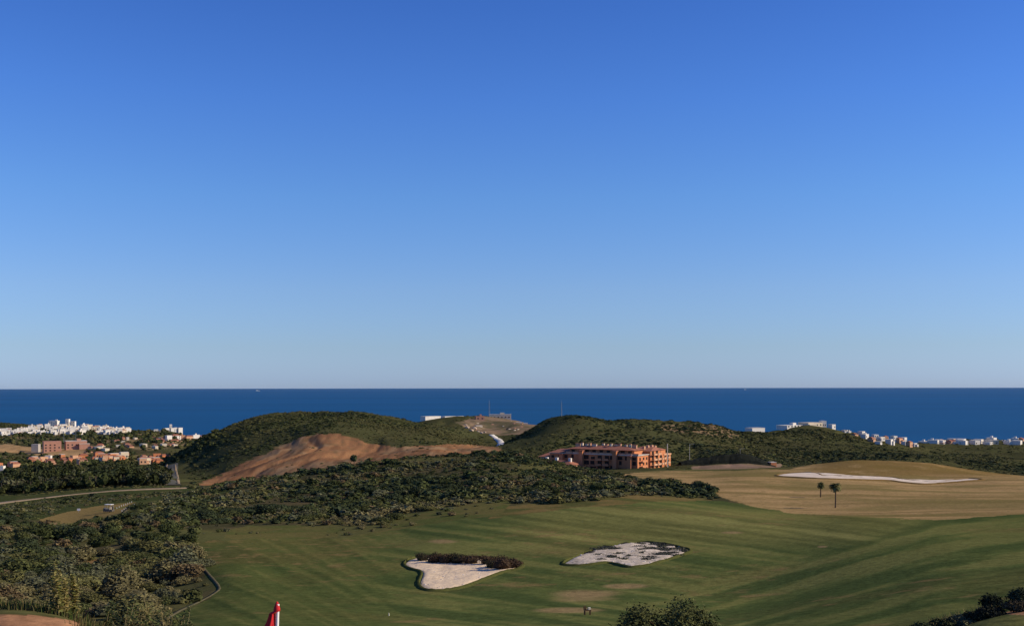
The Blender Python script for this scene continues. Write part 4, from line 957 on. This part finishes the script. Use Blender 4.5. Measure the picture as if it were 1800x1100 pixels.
for i in range(44):
    u = rr2.uniform(1608, 1812); v = np.interp(u, [1608, 1660, 1740, 1800], [786, 781, 779, 780]) + rr2.uniform(-2, 3.5)
    if 1750 < u < 1772: continue
    tile = rr2.random() < 0.35
    house('low salmon house with a terracotta roof in the shore row' if tile else 'low white flat-roofed house in the shore row', 'house', u, v, rr2.uniform(7, 15), rr2.uniform(4.5, 9), 1350, 1720, W_SALMON if tile else W_WHITE, 'hip' if tile else 'flat', group='houses in the shore row', d=find_d(u, v, 1380, 1690), depth=10, win=i % 3 == 0)
for i in range(34):
    u = rr2.uniform(155, 350); v = np.interp(u, [155, 230, 350], [782, 770, 775]) + rr2.uniform(-4, 16)
    if u > 285 and v > 786: continue
    tile = rr2.random() < 0.5
    house('scattered cream villa with a tiled roof on the coastal plain' if tile else 'scattered pale flat-roofed house on the coastal plain', 'house', u, v, rr2.uniform(4.5, 10), rr2.uniform(2.5, 5), 1000, 2000, W_SALMON if tile else W_CREAM, 'hip' if tile else 'flat', group='scattered houses on the coastal plain', d=find_d(u, v, 1050, 2050), depth=9, win=False)
for i, (u, w, h) in enumerate(((1690, 34, 15), (1722, 30, 16), (1780, 36, 15))):
    house('grey shaded apartment slab under the shore row', 'apartments', u, 793, w, h, 1300, 1700, W_GREY, 'flat', -0.45, 14, group='grey slabs under the shore row', name='apartment_slab', d=1560)
house('cream cube-shaped tower standing alone in the dark scrub', 'tower', 1742, 790, 22, 16, 1200, 1500, W_CREAM, 'flat', -0.15, 12, name='cube_tower', d=1420, win=True)

# left: coastal town
tr = random.Random(17)
for i in range(118):
    u = tr.uniform(-10, 234)
    lo_ = np.interp(u, [0, 36, 45, 62, 80, 100, 150, 232], [758, 756, 749, 749, 751, 751, 751, 758]); hi_ = np.interp(u, [0, 55, 100, 150, 232], [766, 766, 764, 762, 766])
    v = tr.uniform(lo_, hi_)
    if 50 < u < 100 and 756 < v < 761: v += 4
    tile = tr.random() < 0.16
    house('small white house with a terracotta roof in the coastal town' if tile else 'small white flat-roofed house in the coastal town', 'house', u, v, tr.uniform(6.5, 13), tr.uniform(5, 9), 1850, 2450, W_CREAM if tr.random() < .2 else W_WHITE, 'hip' if tile else 'flat', group='houses of the coastal town', steps=i % 2, d=min(2330, max(1950, find_d(u, v, 1850, 2380))), win=i % 3 == 0)
house('white multi-storey hotel with a stepped top in the town', 'hotel', 95, 752, 15, 14, 1900, 2400, W_WHITE, 'flat', 0.05, 14, name='hotel', d=2260)
house('slender white tower block highest in the town', 'tower', 119, 752, 6, 17, 1900, 2400, W_WHITE, 'flat', 0.1, 10, name='tower_block', d=2270)
house('white block with an overhanging top beside the slender tower', 'tower', 129, 750, 7, 11, 1900, 2400, W_WHITE, 'flat', 0.1, 10, name='tower_block', d=2275)
T2 = [(274,757,10,6),(284,758,9,5),(292,756,11,8),(303,757,9,10),(308,755,7,8),(316,754,10,6),(300,750,6,9)]
for i, (u, v, w, h) in enumerate(T2): house('white villa on the wooded point', 'villa', u, v, w * 0.75, h * 0.6, 1850, 2300, W_WHITE, 'flat', group='villas on the wooded point', d=find_d(u, v, 1900, 2160), win=i % 2 == 0)
T3 = [(286,772,7,5),(296,772,9,8),(308,771,15,9),(320,771,11,7),(332,772,12,8),(344,771,12,8),(354,769,12,5),(338,775,16,5),(305,776,14,5)]
for i, (u, v, w, h) in enumerate(T3): house(('white ' if i in (1, 2, 5, 6) else 'salmon ') + ('flat-roofed' if i % 2 else 'tile-roofed') + (' broad' if w > 11 else ' narrow') + ' house in the row behind the hill foot', 'house', u, v, w, h, 1500, 2050, W_WHITE if i in (1, 2, 5, 6) else W_SALMON, 'flat' if i % 2 else 'hip', group='houses behind the hill foot', d=find_d(u, v, 1650, 1960), win=i % 2 == 0)

# left: brick blocks and villas
house('unfinished pink brick block with a flat top', 'apartments', 91, 791, 30, 17, 1100, 1350, W_PINK, 'flat', 0.5, 14, name='brick_block', d=1210)
house('long pink brick block with a dark recess', 'apartments', 133, 790, 36, 17, 1100, 1350, W_PINK, 'flat', 0.5, 14, name='brick_block', d=1225, steps=1)
house('small salmon house beyond the brick blocks', 'house', 176, 789, 11, 11, 1100, 1400, W_SALMON, 'hip', 0.2, 9, d=1240)
house('pale shed at the end of the ochre field', 'shed', 63, 784, 12, 5, 1100, 1400, W_GREY, 'flat', 0.1, 8, name='shed', d=1230, win=False)
vr = random.Random(23)
for (u0, u1, va, vb, n, lab) in ((-6, 28, 824, 829, 5, 'at the far end of the dark wood'), (50, 106, 816, 824, 11, 'behind the middle of the dark wood'), (104, 152, 812, 822, 13, 'below the pink brick blocks'), (164, 222, 808, 817, 15, 'above the wood between two gardens'), (244, 292, 804, 815, 14, 'beside the foot of the round hill')):
    for i in range(n):
        tl = vr.random() < 0.6; wm_ = vr.choice((W_ORANGE, W_SALMON, W_ORANGE, W_SALMON, W_CREAM))
        house(('terracotta-roofed' if tl else 'flat-topped') + {'orange_render': ' orange villa ', 'salmon_render': ' salmon villa ', 'cream_render': ' cream villa '}[wm_.name] + lab, 'villa', (vu := vr.uniform(u0, u1)), (vv_ := vr.uniform(va, vb) - (7 if u1 < 225 else 1)), vr.uniform(7, 15), vr.uniform(6, 11), 800, 1050, wm_, 'hip' if tl else 'flat', None, None, 'terracotta villas by the wood', steps=i % 2, name='villa', d=find_d(vu, vv_, 800, 1100), win=i % 2 == 0)
for i, (u, v, w, h, lab) in enumerate(((85,805,10,6,'white shed roof above the terracotta villas'),(114,822,11,5,'long white caravan roof at the wood edge'),(141,825,9,4,'small white roof below the orange gable'),(4,823,7,6,'white garage beside the red-roofed villa'),(5,847,12,10,'pale shed half hidden in the wood'),(20,838,16,10,'grey shed among the trees at the wood edge'))):
    house(lab, 'shed', u, v + 3, w, h + 3, 700, 1000, W_GREY if i > 3 else W_WHITE, 'flat', 0.1, 5, 'white sheds by the wood', name='shed', win=False, d=790 if i else 960)

# ships far out
def ship(label, u, d, L):
    x = d * (u - 900) / F; t = thing('ship', label, 'ship', (x, d, -0.5), 0.15, 'distant ships')
    V = [(-L/2,-L*.07,0),(L*.42,-L*.07,0),(L*.5,0,0),(L*.42,L*.07,0),(-L/2,L*.07,0),(-L/2,-L*.08,L*.1),(L*.44,-L*.08,L*.1),(L*.56,0,L*.12),(L*.44,L*.08,L*.1),(-L/2,L*.08,L*.1)]
    me = bpy.data.meshes.new('hull'); me.from_pydata(V, [], [(0,1,6,5),(1,2,7,6),(2,3,8,7),(3,4,9,8),(4,0,5,9),(5,6,7,8,9)]); me.materials.append(W_WHITE); link('hull', me, t)
    part('superstructure', t, W_WHITE, (-L*.12, 0, L*.1), (L*.55, L*.12, L*.13)); part('funnel', t, W_WHITE, (-L*.25, 0, L*.23), (L*.08, L*.06, L*.09))
ship('white ship far out on the horizon above the round hill', 453, 26000, 90); ship('faint small ship on the horizon over the ridge', 1310, 30000, 70)


EXCL.append((at(1085, 548).x, 548, 32))
# embankment beyond the pasture; shade on its steep face is painted as near-black colour
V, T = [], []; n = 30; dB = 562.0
M_BANK_SHADE = mat('bank_shade', (0.016, 0.018, 0.013), 0.95, 0.05, noise=(0.8, 0.6, 1.5))
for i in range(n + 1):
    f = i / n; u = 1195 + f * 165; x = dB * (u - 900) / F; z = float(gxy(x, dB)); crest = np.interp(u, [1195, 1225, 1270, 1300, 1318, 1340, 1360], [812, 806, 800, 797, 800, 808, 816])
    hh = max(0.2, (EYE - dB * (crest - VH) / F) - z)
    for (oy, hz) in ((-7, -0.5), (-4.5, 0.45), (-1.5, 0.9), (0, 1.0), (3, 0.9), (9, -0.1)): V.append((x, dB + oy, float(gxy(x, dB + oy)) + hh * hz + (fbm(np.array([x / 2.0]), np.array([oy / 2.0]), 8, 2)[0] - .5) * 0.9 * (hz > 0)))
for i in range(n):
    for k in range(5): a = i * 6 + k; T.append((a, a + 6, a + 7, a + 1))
o = link('embankment', mesh_np('embankment', V, T, M_BANK_SHADE, nv=4)); tag(o, 'long embankment with painted-on shade behind the pinkish dirt strip', 'embankment'); EXCL.append((at(1280, 560).x, 556, 26))
# --- maquis on the far hills and valley land
rng = np.random.default_rng(12)
fx, fy = jitter_grid(-1250, 1000, 455, 2450, 9.0, rng)
far_keep = np.where(fy < 1150, 1.0, 0.75)
fu = 900 + F * fx / fy
ok = (fu > -60) & (fu < 1860) & (rng.random(len(fx)) < far_keep); fx, fy, fu = fx[ok], fy[ok], fu[ok]
# a denser second pass over the nearer hill faces
ex, ey = jitter_grid(-560, 520, 455, 1010, 3.7, rng); eu = 900 + F * ex / ey; ok = (eu > -60) & (eu < 1860)
fx = np.concatenate([fx, ex[ok]]); fy = np.concatenate([fy, ey[ok]]); fu = np.concatenate([fu, eu[ok]])
fz = gxy(fx, fy); fv = VH + F * (EYE - fz) / fy
# keep only faces turned to this side of the valley
slope = (gxy(fx, fy + 6) - gxy(fx, fy - 6)) / 12.0
tovalley = slope > -(EYE - fz) / fy - 0.02
bare = (inpoly(fu, fv, CUT) & (fy < 960) & (rng.random(len(fx)) > 0.035)) | (inpoly(fu, fv, HEAD) & (fy > 1080) & (fy < 1500)) | (inpoly(fu, fv, OCHRE) & (fy > 1000) & (fy < 1600)) | (inpoly(fu, fv, DIRT) & (fy < 720)) | inpoly(fu, fv, [(285,812),(318,812),(330,856),(285,856)])
bare |= (fy < 475) & (fu > 1060)
for (ex_, ey_, er_) in EXCL: bare |= ((fx - ex_) ** 2 + ((fy - ey_ + er_ * 0.7) * 0.6) ** 2) < er_ ** 2
fn = fbm(fx / 60, fy / 60, 81, 4)
ok = tovalley & ~bare & (fz > 1.5) & (fn + rng.uniform(-0.25, 0.25, len(fx)) > 0.36)
fx, fy, fz, fu, fv, fn = (a[ok] for a in (fx, fy, fz, fu, fv, fn))
fr = rng.lognormal(0.22, 0.35, len(fx)) * (1 + 1.0 * sstep(1000, 2000, fy)); fr = np.clip(fr * (0.65 + 0.5 * sstep(0.4, 0.7, fn)), 0.6, 4.0)
ftall = np.where((fu < 380) & (fy > 860) & (fy < 2100) & (rng.random(len(fx)) < 0.45), 1.0, 0.0); fr = fr * (1 + 0.7 * ftall)
tuft = []
for k in range(8):
    r_ = np.random.default_rng(400 + k)
    V, T, sh = leaf_cloud(12, (1, 1, 1), 0.5, r_, lumps=4, core=0.8)
    tuft.append((V, T, sh))
fb_ = np.clip(((fbm(fx / 45, fy / 45, 83, 3) - 0.32) / 0.36 * 6).astype(int) + rng.integers(-1, 2, len(fx)), 0, 5); fc = np.array([3, 0, 0, 1, 1, 2])[fb_]
items = [(int(rng.integers(8)), fx[i], fy[i], fz[i] - 0.15 * fr[i], fr[i], fr[i], fr[i] * (rng.uniform(0.28, 0.46) + 0.5 * ftall[i]), rng.uniform(0, 6.28), GREENS_[int(fc[i])] * rng.uniform(0.75, 1.0)) for i in range(len(fx))]
V, T, C = join_clouds(items, tuft)
tag(link('hillside_maquis', mesh_np('hillside_maquis', V, T, M_LEAFS, tint=C)), 'dark green maquis spread over the far hills', None, None, 'stuff')
N_FAR = len(fx)

# --- wood in the valley on the left
rng = np.random.default_rng(13)
WOOD = [(-60,852),(20,838),(60,826),(130,824),(200,826),(285,826),(296,846),(290,856),(200,860),(100,868),(0,876),(-60,880)]
wx, wy = jitter_grid(-420, -150, 470, 800, 6.5, rng)
wu = 900 + F * wx / wy; wz = gxy(wx, wy); wv = VH + F * (EYE - wz) / wy
ok = inpoly(wu, wv, WOOD) & (wu > -60); wx, wy, wz = wx[ok], wy[ok], wz[ok]
crowns = [leaf_cloud(150, (1, 1, 1), 0.22, np.random.default_rng(500 + k), lumps=8, core=0.7, spiky=0.05) for k in range(6)]
items = []; trunkV, trunkT = [], []
for i in range(len(wx)):
    r = rng.uniform(2.2, 4.6); h = rng.uniform(2.0, 4.6)
    items.append((int(rng.integers(6)), wx[i], wy[i], wz[i] + rng.uniform(-0.2, 0.9), r, r, h, rng.uniform(0, 6.28), GREENS_[int(rng.choice([0, 1, 3, 6, 2], p=[.35, .25, .25, .1, .05]))] * rng.uniform(0.5, 1.0)))
V, T, C = join_clouds(items, crowns)
off = len(V); bv, bt = [], []
for i in range(len(wx)):
    for k in range(5):
        a = k * 2 * math.pi / 5
        bv.append((wx[i] + 0.25 * math.cos(a), wy[i] + 0.25 * math.sin(a), wz[i] - 0.3)); bv.append((wx[i] + 0.14 * math.cos(a), wy[i] + 0.14 * math.sin(a), wz[i] + 5))
    b0 = off + i * 10
    for k in range(5):
        q = (k + 1) % 5; bt += [(b0 + 2*k, b0 + 2*q, b0 + 2*q + 1), (b0 + 2*k, b0 + 2*q + 1, b0 + 2*k + 1)]
V = np.concatenate([V, bv]); T = np.concatenate([T, bt]); C = np.concatenate([C, np.tile([0.09, 0.07, 0.05], (len(bv), 1))])
tag(link('valley_wood', mesh_np('valley_wood', V, T, M_LEAFS, tint=C)), 'dark wood of pines massed along the valley floor', None, None, 'stuff')


print("FAR BLOBS", N_FAR, "SHRUBS", len(rest))

# ------------------------------------------------------------------ sea haze
m = bpy.data.materials.new('haze_air'); m.use_nodes = True
N = m.node_tree.nodes; N.remove(N['Principled BSDF'])
pv = N.new('ShaderNodeVolumePrincipled'); pv.inputs['Color'].default_value = (0.66, 0.82, 1.0, 1); pv.inputs['Density'].default_value = 2.5e-6; pv.inputs['Anisotropy'].default_value = 0.0
m.node_tree.links.new(pv.outputs[0], N['Material Output'].inputs['Volume'])
v = [(x, y, z) for x in (-64000, 64000) for y in (-64000, 64000) for z in (-25, 118)]
hz = link('haze', mesh_np('haze', v, [(0,1,3,2),(4,6,7,5),(0,4,5,1),(2,3,7,6),(0,2,6,4),(1,5,7,3)], m, nv=4))
tag(hz, 'thin pale sea haze lying over land and water', None, None, 'stuff')
